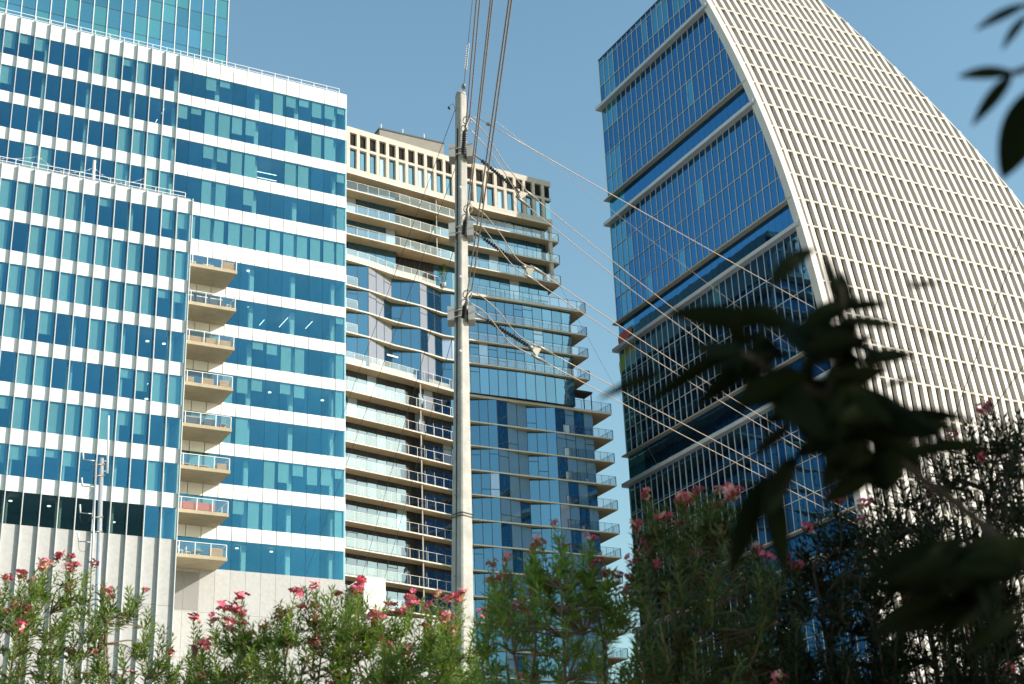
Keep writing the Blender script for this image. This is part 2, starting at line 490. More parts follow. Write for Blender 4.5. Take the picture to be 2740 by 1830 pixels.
for x in tx: bx('mullion', rear, M['rail_metal'], x - .04, x + .04, TY - .10, TY + .03, 80, tz[-1])
for z in tz: bx('transom', rear, M['dark_metal'], tx[0], TX - .045, TY + .02, TY + .04, z - .03, z + .03)
bx('wall', rear, M['seal'], tx[0], TX, TY + .08, TY + 18, 0, tz[-1])

# ---------------------------------------------------------------- apartment tower with balconies (middle)
M['soffit'] = paint('soffit', (.60, .43, .235), .85, .09, .9, streak=0)
M['slab_edge'] = paint('slab_edge', (.66, .61, .52), .75, .05, 1.2)
M['crown_stone'] = paint('crown_stone', (.58, .51, .43), .8, .05, 2, streak=.04)
M['penthouse'] = paint('penthouse', (.30, .27, .23), .85, .06, 1)
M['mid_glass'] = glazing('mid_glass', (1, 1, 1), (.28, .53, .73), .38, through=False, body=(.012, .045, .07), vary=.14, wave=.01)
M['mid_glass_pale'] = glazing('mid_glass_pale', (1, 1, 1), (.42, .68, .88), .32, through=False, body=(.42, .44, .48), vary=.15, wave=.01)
M['mid_side'] = glazing('mid_side', (1, 1, 1), (.25, .4, .5), .10, through=False, body=(.012, .02, .03), vary=.3, wave=.01)  # darkened copy of the glass, so its image in the tower flank goes dark
M['mid_glass_painted_sky'] = glazing('mid_glass_painted_sky', (1, 1, 1), (.5, .7, .85), .22, through=False, body=(.20, .33, .43), vary=.2, wave=.01)  # sky reflection painted into the body colour
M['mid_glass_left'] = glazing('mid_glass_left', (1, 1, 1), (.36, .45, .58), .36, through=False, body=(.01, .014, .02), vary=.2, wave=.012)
M['mid_void'] = paint('mid_void', (.022, .022, .02), .7)
M['partition'] = paint('partition', (.58, .53, .46), .7)
M['rail_white'] = paint('rail_white', (.66, .61, .54), .4)
BACK = 208.0
LOW_E = [(48, 145.2), (59.4, 147.7), (66.6, 149.2), (74.0, 151.1), (76.8, 151.7), (85.0, 151.4), (96.1, 150.95)]
LOW_W = [(48, 146.7), (60.3, 149.5), (74.7, 152.6), (77.15, 152.45), (80.35, 151.62), (84.65, 152.2), (88.2, 151.35), (93.75, 151.75)]
MID_E = [(48, 146.4), (59.5, 147.8), (62.6, 148.35), (66.3, 149.4), (69.75, 149.88), (73.2, 150.85), (76.6, 150.8), (84, 150.45), (92.75, 150.1)]
MID_W = [(48, 148.0), (59.8, 148.6), (62.45, 148.5), (66.25, 150.45), (69.7, 150.05), (73.2, 151.5), (74.4, 151.25), (76.8, 151.35), (84, 150.85), (90.8, 150.7)]
UPP_E = [(48, 146.5), (59.4, 147.6), (66.5, 148.2), (73.6, 149.2), (76.2, 149.75), (89.3, 149.95)]
UPP_W = [(48, 148.0), (60, 149.4), (66.5, 149.75), (66.9, 150.75), (74.5, 150.85), (77, 151.1), (88.0, 151.2)]
CROWN = [(48, 146.6), (59.35, 147.55), (74, 149.2), (80, 149.5), (88.4, 149.8)]
apt = thing('apartment_tower', 'tan balconied apartment tower with folded glass walls and a stone crown', 'building', (74, 151, 0))
slab_m = [M['slab_edge'], M['soffit'], M['roof_gravel']]
def slab(edge, z, t, end_x):
    return prism('floor_slab', apt, slab_m, edge + [(end_x, BACK), (48, BACK)], z - t, z)
levels = [(64 - 3.0 * k, LOW_E, LOW_W, 95.8) for k in range(18, -1, -1)]
levels += [(67.4, LOW_E, MID_W, 95.8), (71.1, MID_E, MID_W, 92.5), (74.1, MID_E, MID_W, 92.5), (77.0, MID_E, MID_W, 92.5),
           (80.3, MID_E, UPP_W, 92.5), (83.4, UPP_E, UPP_W, 89.2), (86.3, UPP_E, UPP_W, 89.2), (89.3, UPP_E, UPP_W, 89.2), (91.6, CROWN, None, 88.4)]
ap_pane, ap_mull, ap_glass, ap_post, ap_rail, ap_part = (Many(n, apt) for n in ('pane', 'mullion', 'balustrade_panel', 'post', 'handrail', 'partition_wall'))
r = random.Random(21)

def along(edge, inset):
    """edge polyline moved inward"""
    out = []
    for i in range(len(edge)):
        a = Vector(edge[max(i - 1, 0)]); b = Vector(edge[min(i + 1, len(edge) - 1)])
        d = (b - a).normalized(); out.append(Vector(edge[i]) + Vector((-d.y, d.x)) * inset)
    return out

def balustrade(path, z, h, m, step=1.32, glass=True):
    for p, q in zip(path[:-1], path[1:]):
        d = q - p; L = d.length; n = max(1, round(L / step)); ang = math.atan2(d.y, d.x)
        c = (p + q) / 2
        ap_rail.add(box_matrix((c.x, c.y, z + h - .02), (L - .01, .04, .035), ang), m)
        for i in range(n):
            a = p + d * (i / n); b = p + d * ((i + 1) / n); c = (a + b) / 2
            ap_post.add(box_matrix((a.x, a.y, z + h / 2 - .022), (.036, .034, h - .05), ang), m)
            if glass: ap_glass.add(box_matrix((c.x, c.y, z + h * .5), ((b - a).length - .075, .018, h * .86), ang), M['rail_glass'])
    ap_post.add(box_matrix((path[-1].x, path[-1].y, z + h / 2 - .022), (.036, .034, h - .05)), m)

def clip_x(path, lo, hi):
    """the part of a polyline between two x positions"""
    out = []
    for p, q in zip(path[:-1], path[1:]):
        if q.x <= lo or p.x >= hi: continue
        a = p if p.x >= lo else p + (q - p) * ((lo - p.x) / (q.x - p.x))
        b = q if q.x <= hi else p + (q - p) * ((hi - p.x) / (q.x - p.x))
        if not out: out.append(a)
        out.append(b)
    return out

for li, (z, edge, wall, end_x) in enumerate(levels[:-1]):
    z2 = levels[li + 1][0]
    t = .30 if z in (67.4, 80.3) else .16
    t2 = .30 if z2 in (67.4, 80.3) else .16
    slab(edge, z, t, end_x)
    low, up = z <= 64, z >= 80
    # glass walls
    zt = z2 - t2 - .01
    for p, q in zip(wall[:-1], wall[1:]):
        if q[0] < 57: continue
        d = Vector((q[0] - p[0], q[1] - p[1])); L = d.length; n = max(1, round(L / 1.3)); ang = math.atan2(d.y, d.x)
        folded = (low and p[0] > 77) or (not low and not up and p[0] > 58)
        for i in range(n):
            a = Vector(p) + d * (i / n); b = Vector(p) + d * ((i + 1) / n); c = (a + b) / 2
            if b.x < 57.5: continue
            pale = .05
            if not low and not up and 62.3 < c.x < 66.2: pale = .85  # paler panes paint the bright reflection of these folded facets
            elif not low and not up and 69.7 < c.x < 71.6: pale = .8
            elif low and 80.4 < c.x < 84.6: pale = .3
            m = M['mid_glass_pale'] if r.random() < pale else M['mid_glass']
            if low and (80.4 < c.x < 84.6 or 88.3 < c.x < 93.7) and r.random() < .75: m = M['mid_glass_painted_sky']
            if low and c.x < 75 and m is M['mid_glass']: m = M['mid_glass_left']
            if low and 68.4 < c.x < 69.9: m = M['mid_void']  # dark panes paint the shade of the recess beside the partition
            if up and 66.5 < c.x < 71.4 and z < 89 and r.random() < .7: m = M['mid_void']  # dark panes paint the shaded gap on the upper floors
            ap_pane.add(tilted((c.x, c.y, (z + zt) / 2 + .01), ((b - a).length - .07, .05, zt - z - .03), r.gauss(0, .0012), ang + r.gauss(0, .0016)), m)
            ap_mull.add(box_matrix((a.x, a.y, (z + zt) / 2), (.07, .10, zt - z - .012), ang), M['dark_metal'])
            if r.random() < .28:
                zz = z + (zt - z) * r.choice((.3, .72, .78)); n_ = Vector((d.y, -d.x)).normalized() * .035
                ap_mull.add(box_matrix((c.x + n_.x, c.y + n_.y, zz), ((b - a).length - .08, .05, .06), ang), M['dark_metal'])
    # side and corner wall on the right
    x_end, y_end = wall[-1]
    for i in range(9):
        ya = y_end + i * 1.35; 
        ap_pane.add(tilted((x_end - .02, ya + .68, (z + zt) / 2 + .01), (.05, 1.28, zt - z - .03), 0, r.gauss(0, .002)), M['mid_side'])
    # guard rails
    path = along(edge, .09)
    lt, rt_ = clip_x(path, 57, 74.3), clip_x(path, 76.4, 100)
    end = [rt_[-1] + Vector((-.05, 0)), Vector((end_x - .1, rt_[-1].y + 4.2))]
    if low:
        balustrade(lt, z, 1.1, M['rail_white'])
        small = clip_x(path, 89.2, 100)
        balustrade(small, z, 1.1, M['dark_metal'], 1.0); balustrade(end, z, 1.1, M['dark_metal'], 1.2)
        balustrade([Vector((89.2, 151.4)), small[0]], z, 1.1, M['dark_metal'], .3, False)
        w = (Vector((70.25, 151.45)), Vector((69.68, 150.18)))
        ap_part.add(seg(w[0], w[1], -.07, .07, z + .002, z2 - t2 - .002), M['partition'])
    elif z == 67.4 or z == 80.3:
        balustrade(lt, z, 1.25, M['rail_white']); balustrade(rt_, z, 1.2, M['dark_metal']); balustrade(end, z, 1.2, M['dark_metal'], 1.2)
        for p, q in zip(lt[:-1], lt[1:]):
            ap_part.add(seg(p, q, .12, .3, z + .002, z + .62), M['partition'])
    elif up:
        balustrade(lt, z, 1.1, M['rail_white']); balustrade(rt_, z, 1.1, M['dark_metal']); balustrade(end, z, 1.1, M['dark_metal'], 1.2)
        ap_part.add(seg((72.45, 150.7), (71.8, 149.3), -.06, .06, z + .002, z2 - t2 - .002), M['partition'])
        ap_part.add(box_matrix((88.2, 150.3, (z + z2 - t2) / 2), (.42, .42, z2 - z - t2 - .01)), M['crown_stone'])
    else:
        balustrade(clip_x(path, 57, 61.0), z, 1.1, M['rail_white']); balustrade(rt_, z, 1.1, M['dark_metal']); balustrade(end, z, 1.1, M['dark_metal'], 1.2)
    prism('wall_core', apt, M['mid_void'], [(w_[0], w_[1] + .16) for w_ in wall] + [(x_end - .08, BACK - .3), (48, BACK - .3)] if False else
          [(w_[0] - (.14 if k == len(wall) - 1 else 0), w_[1] + .14) for k, w_ in enumerate(wall)] + [(x_end - .14, BACK - .3), (48, BACK - .3)], z + .004, zt)
for k in (ap_pane, ap_mull, ap_glass, ap_post, ap_rail, ap_part): k.done()

# crown: stone grid with louvres over windows
prism('crown_floor', apt, slab_m, CROWN + [(88.4, BACK), (48, BACK)], 91.35, 91.6)
M['louvre'] = paint('louvre', (.085, .07, .055), .6)
louv_v, louv_f = [], []
for k in range(14):
    zz = -.86 + k * .128; b = len(louv_v)
    louv_v += [(-.34, -.03, zz), (.34, -.03, zz), (.34, .06, zz + .07), (-.34, .06, zz + .07), (-.34, -.03, zz - .02), (.34, -.03, zz - .02), (.34, .06, zz + .05), (-.34, .06, zz + .05)]
    louv_f += [tuple(b + j for j in q) for q in ((0, 1, 2, 3), (7, 6, 5, 4), (0, 4, 5, 1))]
louv = mesh_from('louvre', louv_v, louv_f, M['louvre'])
def inner(path, off): return [tuple(p) for p in along(path, off)]
cr = CROWN[1:]
for (z0, z1, o0, o1, nm) in ((96.96, 97.7, 0, .5, 'crown_band'), (94.85, 95.2, .0, .42, 'crown_band'), (91.601, 92.15, .0, .5, 'crown_band')):
    for p, q in zip(cr[:-1], cr[1:]):
        put(bpy.data.objects.new(nm, cube(M['crown_stone'])), seg(p, q, o0, o1, z0, z1), apt)
for p, q in zip(cr[:-1], cr[1:]):
    d = Vector((q[0] - p[0], q[1] - p[1])); L = d.length; n = round(L / 1.39); ang = math.atan2(d.y, d.x); nrm = Vector((-d.y, d.x)).normalized()
    for i in range(n):
        a = Vector(p) + d * (i / n); b = Vector(p) + d * ((i + 1) / n); c = (a + b) / 2
        for za, zb in ((92.152, 94.848), (95.202, 96.958)):
            pa = a - d.normalized() * .36 if False else a
            pc = pa + nrm * .21 + d.normalized() * .34
            # pier with a splayed right hand reveal
            e = d.normalized()
            f1, f2 = a + e * .02, a + e * .40
            g1, g2 = a + e * .02 + nrm * .42, a + e * .70 + nrm * .42
            v = [(f1.x, f1.y, za), (f2.x, f2.y, za), (g2.x, g2.y, za), (g1.x, g1.y, za), (f1.x, f1.y, zb), (f2.x, f2.y, zb), (g2.x, g2.y, zb), (g1.x, g1.y, zb)]
            me = mesh_from('pier', v, [(0, 1, 5, 4), (1, 2, 6, 5), (2, 3, 7, 6), (3, 0, 4, 7), (4, 5, 6, 7), (3, 2, 1, 0)], M['crown_stone'])
            put(bpy.data.objects.new('pier', me), Matrix(), apt)
        w = a + d.normalized() * 1.045
        put(bpy.data.objects.new('window', cube(M['mid_glass_pale'] if r.random() < .35 else M['mid_glass'])), box_matrix((w.x + nrm.x * .36, w.y + nrm.y * .36, 93.5), (.70, .04, 2.69), ang), apt)
        o = bpy.data.objects.new('louvre', louv)
        put(o, Matrix.Translation((w.x + nrm.x * .33, w.y + nrm.y * .33, 96.06)) @ Matrix.Rotation(ang, 4, 'Z'), apt)
    put(bpy.data.objects.new('backing', cube(M['mid_void'])), seg(p, q, .43, .6, 91.61, 97.5), apt)
bx('crown_side', apt, M['crown_stone'], 88.0, 88.4, 150.32, BACK, 91.601, 97.7)
prism('crown_roof', apt, [M['roof_gravel']] * 3, inner(cr, .61) + [(87.9, BACK - .1), (59.3, BACK - .1)], 96.6, 96.9)
for q in ([66.75, 75.75, 154.9, 162.0],):
    bx('penthouse', apt, M['penthouse'], q[0], q[1], q[2], q[3], 96.91, 103.05)
    bx('coping', apt, M['dark_metal'], q[0] - .08, q[1] + .08, q[2] - .08, q[3] + .08, 103.052, 103.25)
for x in (67.0, 70.0, 73.0): bx('lightning_rod', apt, M['rail_metal'], x, x + .09, 155.0, 155.1, 103.252, 103.95)

# terrace roofs and plants on the apartment tower
pg = thing('pergola', 'white framed pergola with louvred roof on the left terrace of the tan apartment tower', 'pergola', (68.3, 151.4, 67.4))
ang = math.atan2(1.49, 6.51)
for i in range(11):
    a = Vector((65.2, 150.05)).lerp(Vector((71.5, 151.5)), (i + .5) / 11)
    put(bpy.data.objects.new('slat', cube(M['partition'])), box_matrix((a.x - .25, a.y + 1.1, 69.98), (.50, 2.2, .05), ang), pg)
for y0 in (0, 2.25):
    c = Vector((68.35, 150.72)) + Vector((-.22, .97)) * y0
    put(bpy.data.objects.new('beam', cube(M['rail_white'])), box_matrix((c.x, c.y, 69.98), (6.7, .12, .18), ang), pg)
for t in (0, .5, 1):
    for y0 in (0, 2.25):
        a = Vector((65.1, 149.98)).lerp(Vector((71.6, 151.46)), t) + Vector((-.22, .97)) * y0
        put(bpy.data.objects.new('post', cube(M['rail_white'])), box_matrix((a.x, a.y, 68.64), (.13, .13, 2.48), ang), pg)
M['canopy'] = paint('canopy', (.06, .045, .04), .7)
for nm, lab, x0, x1, y0, y1 in (('canopy', 'long dark flat canopy over the right terrace of the tan apartment tower', 86.6, 94.1, 151.95, 154.0),
                                ('canopy', 'short dark canopy over the terrace just right of the concrete pole', 77.8, 80.6, 152.95, 154.9)):
    cn = thing(nm, lab, 'canopy', ((x0 + x1) / 2, (y0 + y1) / 2, 67.4))
    bx('roof', cn, M['canopy'], x0, x1, y0, y1, 70.0, 70.22)
    for x in (x0 + .15, x1 - .15):
        for y in (y0 + .15, y1 - .15): bx('post', cn, M['dark_metal'], x - .05, x + .05, y - .05, y + .05, 67.402, 69.998)

# ---------------------------------------------------------------- white roof hut between the buildings
M['hut'] = paint('hut', (.80, .77, .72), .6, .03)
hut = thing('roof_hut', 'small white roof hut with a sloped parapet between the banded and the tan building', 'building', (56.9, 134, 0))
bx('base_block', hut, M['stone_panel'], 53.0, 64, 134.3, 142, 0, 35.5)
bx('wall', hut, M['hut'], 55.85, 58.1, 134.0, 138.5, 35.5, 39.1)
v = [(53.2, 134.05, 37.35), (55.84, 134.05, 39.05), (55.84, 138.4, 39.05), (53.2, 138.4, 37.35), (53.2, 134.05, 37.15), (55.84, 134.05, 38.8), (55.84, 138.4, 38.8), (53.2, 138.4, 37.15)]
put(bpy.data.objects.new('sloped_roof', mesh_from('sloped_roof', v, [(0, 1, 2, 3), (7, 6, 5, 4), (0, 4, 5, 1), (3, 2, 6, 7), (0, 3, 7, 4), (1, 5, 6, 2)], M['concrete_edge'])), Matrix(), hut)
bx('wall_low', hut, M['mid_void'], 53.2, 55.84, 134.2, 138.3, 35.5, 37.1)
bx('vent', hut, M['concrete_edge'], 56.6, 57.1, 133.97, 133.998, 37.5, 38.0)

# ---------------------------------------------------------------- sail shaped tower (right)
K = 1.005
def sc(z): return 1.6 + (z - 1.6) * K
A1 = 105 * K
_c = (-2.58498246e-07, 9.55564355e-05, -1.00442744e-02, 5.05088707e-01, 1.06540713e+02)
def sail_y(z):
    """front line of the sail at a height"""
    p = (z - 1.6) / K + 1.6
    if p < 64: b = 118.28 - (64 - p) * .052
    else:
        b = 0
        for k in _c: b = b * p + k
    return b * K
_ae = [(0, 155), (40, 153.5), (60, 152), (75, 149.9), (85, 147.7), (93.9, 145), (99.2, 143), (105.8, 140.3), (112, 137.6), (119.2, 134.2), (127.1, 130.6), (130.8, 128.5), (136, 125.2)]
def sail_end(z):
    """right hand end of the sail at a height"""
    p = (z - 1.6) / K + 1.6
    for (a, b), (c, d) in zip(_ae[:-1], _ae[1:]):
        if p <= c: return (b + (d - b) * (p - a) / (c - a)) * K
    return _ae[-1][1] * K
pre = [127.11, 123.36, 119.64, 115.7, 111.85, 108.1, 104.55, 100.73, 96.8, 93.0, 89.2, 85.32, 81.43, 77.55, 73.7, 69.85, 66.25, 62.21, 58.1, 54.24, 50.4, 46.8, 43.0, 39.1, 35.3, 31.5, 27.7, 23.9, 20, 16, 12, 8, 4, 1.6]
FLOORS = [sc(z) for z in pre]
THICK = {sc(z) for z in (119.64, 100.73, 81.43, 62.21, 43.0, 23.9)}
THIN = {sc(z) for z in (104.55, 85.32, 66.25, 46.8, 27.7)}
ROOF = sc(127.87)
YL = 161.95 * K
M['tower_glass'] = glazing('tower_glass', (1, 1, 1), (.15, .45, .80), .36, through=False, body=(.006, .018, .04), vary=.05, wave=.006)
M['tower_glass_teal'] = glazing('tower_glass_teal', (1, 1, 1), (.25, .6, .85), .42, through=False, body=(.015, .14, .17), vary=.2, wave=.006)
M['sail_white'] = paint('sail_white', (.66, .60, .54), .55, .05, .5, streak=.12, dirt=(.42, .37, .31), per_piece=.04)
M['sail_tan'] = paint('sail_tan', (.52, .44, .34), .6, .03, .5)
M['sail_glass'] = glazing('sail_glass', (1, 1, 1), (.50, .62, .70), .10, through=False, body=(.025, .03, .034), vary=.2, wave=.004)
M['ledge_grey'] = paint('ledge_grey', (.56, .56, .56), .5, .03)
M['mullion_grey'] = paint('mullion_grey', (.68, .66, .62), .4, .02)
sail = thing('sail_tower', 'sail shaped glass tower with a curved white gridded front and dark blue flank', 'building', (A1, sail_y(0), 0))

def clip_poly(poly, f):
    out = []
    for i in range(len(poly)):
        a, b = poly[i], poly[(i + 1) % len(poly)]
        fa, fb = f(a), f(b)
        if fa >= 0: out.append(a)
        if (fa >= 0) != (fb >= 0):
            t = fa / (fa - fb); out.append((a[0] + (b[0] - a[0]) * t, a[1] + (b[1] - a[1]) * t))
    return out
MODT = 1.31 * K
ncol = 48
cuts = []
flank = Many('pane', sail)
for fi in range(-1, len(FLOORS) - 1):
    z1 = ROOF if fi < 0 else FLOORS[fi]; z0 = FLOORS[fi + 1]
    if z1 < 12: break
    smooth = z1 in THIN
    e0, e1 = sail_y(z0) + .3, sail_y(z1) + .3
    for c in range(ncol):
        yb = YL - c * MODT; ya = yb - MODT
        m = M['tower_glass_teal'] if (c < 3 and r.random() < .75) or (r.random() < .02) or (fi < 1 and r.random() < .45) else M['tower_glass']  # teal corner columns: light passing through the corner, painted as glass colour
        if yb <= e0: break
        if ya >= e1:
            x = A1 + .06 + (.12 if smooth else 0)
            Mx = Matrix.Translation((x, (ya + yb) / 2, (z0 + z1) / 2)) @ Matrix.Rotation(r.gauss(0, .0011), 4, 'Z') @ Matrix.Rotation(r.gauss(0, .0011), 4, 'Y') @ Matrix.Diagonal((.05, MODT - (.03 if smooth else .05), z1 - z0 - .05, 1))
            flank.add(Mx, m)
        else:
            poly = clip_poly([(ya, z0 + .025), (yb - .04, z0 + .025), (yb - .04, z1 - .025), (ya, z1 - .025)],
                             lambda p: (p[0] - e0) - (e1 - e0) * (p[1] - z0) / (z1 - z0))
            if len(poly) >= 3: cuts.append((poly, A1 + .06 + (.12 if smooth else 0), m))
flank.done()
for poly, x, m in cuts:
    n = len(poly); v = [(x - .025, y, z) for y, z in poly] + [(x + .025, y, z) for y, z in poly]
    f = [tuple(range(n))[::-1], tuple(range(n, 2 * n))] + [(i, (i + 1) % n, n + (i + 1) % n, n + i) for i in range(n)]
    put(bpy.data.objects.new('edge_pane', mesh_from('edge_pane', v, f, m)), Matrix(), sail)
def z_at_y(y):
    lo, hi = 0, ROOF
    if sail_y(hi) + .3 < y: return hi
    for _ in range(40):
        mid_ = (lo + hi) / 2
        if sail_y(mid_) + .3 < y: lo = mid_
        else: hi = mid_
    return lo
mull = Many('mullion', sail)
for c in range(ncol):
    y = YL - c * MODT
    ztop = z_at_y(y)
    if ztop < 14: break
    prev = 12
    fl = sorted(FLOORS)
    for i in range(len(fl)):
        if fl[i] in THICK and (i == 0 or fl[i - 1] not in THIN): pass
    zz = sorted(THIN | THICK | {ROOF})
    lo = 12
    for zb in zz:
        # the storey between a thin and a thick ledge has no cap on its joints
        top = min(zb, ztop)
        if zb in THIN and lo in THICK: lo = zb; continue
        if top > lo + .2: mull.add(box_matrix((A1 - .005, y, (lo + top) / 2), (.10, .066, top - lo - .02)), M['mullion_grey'])
        lo = zb
        if top >= ztop: break
mull.done()
for z in FLOORS:
    if z < 14: break
    y0 = sail_y(z) + .25
    if z in THICK: bx('ledge', sail, M['ledge_grey'], A1 - .85, A1 + .33, y0, YL + .5, z - .20, z + .30)
    elif z in THIN: bx('ledge', sail, M['sail_tan'], A1 - .60, A1 + .33, y0, YL + .4, z - .06, z + .12)
    else: bx('transom', sail, M['mullion_grey'], A1 - .055, A1 + .03, y0, YL, z - .034, z + .034)
bx('roof_edge', sail, M['dark_metal'], A1 - .06, A1 + .4, sail_y(ROOF) + .2, YL + .03, ROOF, ROOF + .25)

# body behind the glass, one ring per floor
zs = sorted(FLOORS + [ROOF]); v, f = [], []
for z in zs:
    y0, x1 = sail_y(z) + .95, max(sail_end(z) - .75, A1 + 2)
    v += [(A1 + .36, y0, z), (x1, y0, z), (x1, YL - .02 if z <= ROOF else max(y0 + 1, YL - 12), z), (A1 + .36, YL - .02 if z <= ROOF else max(y0 + 1, YL - 12), z)]
for i in range(len(zs) - 1):
    for k in range(4): f.append((i * 4 + k, i * 4 + (k + 1) % 4, i * 4 + 4 + (k + 1) % 4, i * 4 + 4 + k))
f.append(tuple(len(v) - 4 + k for k in range(4)))
put(bpy.data.objects.new('core', mesh_from('core', v, f, M['mid_void'])), Matrix(), sail)
v = [(x, sail_y(z) + o, z) for z in (ROOF + .01, sc(130.5), sc(134)) for x, o in ((A1 + .36, .95), (sail_end(z) - .75, .95), (sail_end(z) - .75, 2.4), (A1 + .36, 2.4))]
f = [(i * 4 + k, i * 4 + (k + 1) % 4, i * 4 + 4 + (k + 1) % 4, i * 4 + 4 + k) for i in range(2) for k in range(4)] + [(8, 9, 10, 11), (3, 2, 1, 0)]
put(bpy.data.objects.new('sail_top', mesh_from('sail_top', v, f, M['sail_white'])), Matrix(), sail)

def ribbon(name, m, x0, x1, zlist, o0, o1):
    """a fin that follows the curve of the sail: from x0 to x1, o0..o1 measured out of the surface"""
    v, f = [], []
    for z in zlist:
        dy = (sail_y(z + .5) - sail_y(z - .5)); n = Vector((0, -1, dy)).normalized()
        p = Vector((0, sail_y(z), z))
        for x in (x0, x1):
            for o in (o0, o1):
                q = p + n * o; v.append((x, q.y, q.z))
    for i in range(len(zlist) - 1):
        a, b = i * 4, i * 4 + 4
        for s0, s1 in ((0, 1), (1, 3), (3, 2), (2, 0)): f.append((a + s0, a + s1, b + s1, b + s0))
    f.append((0, 2, 3, 1)); k = len(v) - 4; f.append((k, k + 1, k + 3, k + 2))
    me = mesh_from(name, v, f, m)
    return put(bpy.data.objects.new(name, me), Matrix(), sail)
ZB = sorted([z for z in FLOORS if z > 10]) + [sc(130.7), sc(134)]
ribbon('edge_beam', M['sail_white'], A1 - .55, A1 + .32, [6] + ZB, -.95, .10)
fin_x = [A1 + 1.05 + MODT * i for i in range(38)]
for x in fin_x:
    zl = [z for z in [6] + ZB if sail_end(z) > x + .1]
    if len(zl) < 2: continue
    if zl[-1] < ZB[-1]:                     # run on to the slanting end
        lo, hi = zl[-1], ZB[-1]
        for _ in range(30):
            m_ = (lo + hi) / 2
            if sail_end(m_) > x: lo = m_
            else: hi = m_
        zl.append(lo)
    ribbon('fin', M['sail_white'], x - .28, x + .28, zl, -.55, 0)
# slanting end beam
v, f = [], []
zl = [6] + ZB
for z in zl:
    x, y = sail_end(z), sail_y(z)
    v += [(x - .2, y - .02, z), (x + .35, y + .15, z), (x + .35, y + 1.3, z), (x - .2, y + 1.1, z)]
for i in range(len(zl) - 1):
    for k in range(4): f.append((i * 4 + k, i * 4 + (k + 1) % 4, i * 4 + 4 + (k + 1) % 4, i * 4 + 4 + k))
put(bpy.data.objects.new('end_beam', mesh_from('end_beam', v, f, M['sail_white'])), Matrix(), sail)
for z in ZB:
    y = sail_y(z); n_dy = sail_y(z + .5) - sail_y(z - .5)
    bx('sun_ledge', sail, M['sail_tan'], A1 + .33, sail_end(z) + .1, y + .03, y + .66, z - .13, z + .10)
# glazing behind the fins
sg = Many('sail_pane', sail)
for i in range(len(ZB) - 2):
    z0, z1 = ZB[i], ZB[i + 1]; dy = sail_y(z1) - sail_y(z0); tilt = -math.atan2(dy, z1 - z0); Lz = math.hypot(dy, z1 - z0)
    for x in [A1 + 1.05 - MODT] + fin_x:
        xa, xb = max(x + .1, A1 + .4), x + MODT - .1
        if xb > sail_end(z0) - .2 : continue
        nrm = Vector((0, -1, dy / (z1 - z0))).normalized() * -.70
        c = Vector(((xa + xb) / 2, (sail_y(z0) + sail_y(z1)) / 2, (z0 + z1) / 2)) + nrm
        Mx = Matrix.Translation(c) @ Matrix.Rotation(tilt, 4, 'X') @ Matrix.Diagonal((xb - xa, .05, Lz - .05, 1))
        sg.add(Mx, M['sail_glass'])
sg.done()

# ---------------------------------------------------------------- concrete utility pole and its wires
M['pole'] = paint('pole', (.47, .44, .40), .85, .14, 5, bump=.5, streak=.5, dirt=(.27, .25, .23))
M['clamp'] = paint('clamp', (.46, .45, .43), .7, .06, 4)
M['wire'] = paint('wire', (.34, .25, .19), .5, .05, metallic=.2)
M['wire_light'] = paint('wire_light', (.52, .40, .32), .45, .05, metallic=.3)
M['wire_dark'] = paint('wire_dark', (.06, .055, .05), .6)
M['rubber'] = paint('rubber', (.018, .017, .018), .5)
M['steel'] = paint('steel', (.30, .27, .23), .45, .1, 8, metallic=.5)
DP = 25.0
def tapered_pole(name, parent, m, path, widths, rz, chamfer=.22):
    """square section with cut corners along a path"""
    v, f = [], []
    for p, w in zip(path, widths):
        h = w / 2
        for k in range(4):
            for s in (-1, 1):
                a = rz + k * math.pi / 2 + s * chamfer
                v.append((p[0] + h * math.cos(a), p[1] + h * math.sin(a), p[2]))
    n = len(path)
    for i in range(n - 1):
        for k in range(8): f.append((i * 8 + k, i * 8 + (k + 1) % 8, i * 8 + 8 + (k + 1) % 8, i * 8 + 8 + k))
    f.append(tuple(range((n - 1) * 8, n * 8)))
    return put(bpy.data.objects.new(name, mesh_from(name, v, f, m)), Matrix(), parent)
ptop, pbot = at(1233, 251, DP), at(1237, 1640, DP)
ax = (pbot - ptop) / (pbot.z - ptop.z)
def pole_at(z): return ptop + ax * (z - ptop.z)
up_ = thing('utility_pole', 'tall pale concrete utility pole carrying three sets of power lines in the centre', 'utility pole', pole_at(0))
zs_ = [0, 4, 7.4, 9.5, 11, 12.5, 15, 17.35]
to_cam = math.atan2(-ptop.y, -ptop.x)
tapered_pole('shaft', up_, M['pole'], [pole_at(z) for z in zs_], [.50, .43, .375, .325, .285, .255, .232, .214], to_cam + math.pi / 4 * 0 + .03, .10)
tube('cap', up_, M['clamp'], [pole_at(17.352), pole_at(17.41)], .095, 10)
right = RT.copy(); right.z = 0; right.normalize()
back = Vector((right.y * -1, right.x, 0))
for (cx, cy) in ((1233, 412), (1233, 622), (1233.5, 846)):
    c = pole_at(at(cx, cy, DP).z)
    w = .12 + .02 * (cy > 700)
    for s, nm in ((-1, 'left'), (1, 'right')):
        q = c + right * s * (w + .045)
        put(bpy.data.objects.new('bracket', cube(M['clamp'])), box_matrix(q, (.12, .30, .27), math.atan2(right.y, right.x)), up_)
    for zz in (-.06, .06):
        tube('band', up_, M['clamp'], [c + Vector((0, 0, zz)), c + Vector((0, 0, zz + .02))], w + .012, 8, False)
for zz in (8.4, 8.45):
    tapered_pole('strap', up_, M['rubber'], [pole_at(zz + .62), pole_at(zz + .635)], [.365, .365], to_cam + .03, .10)
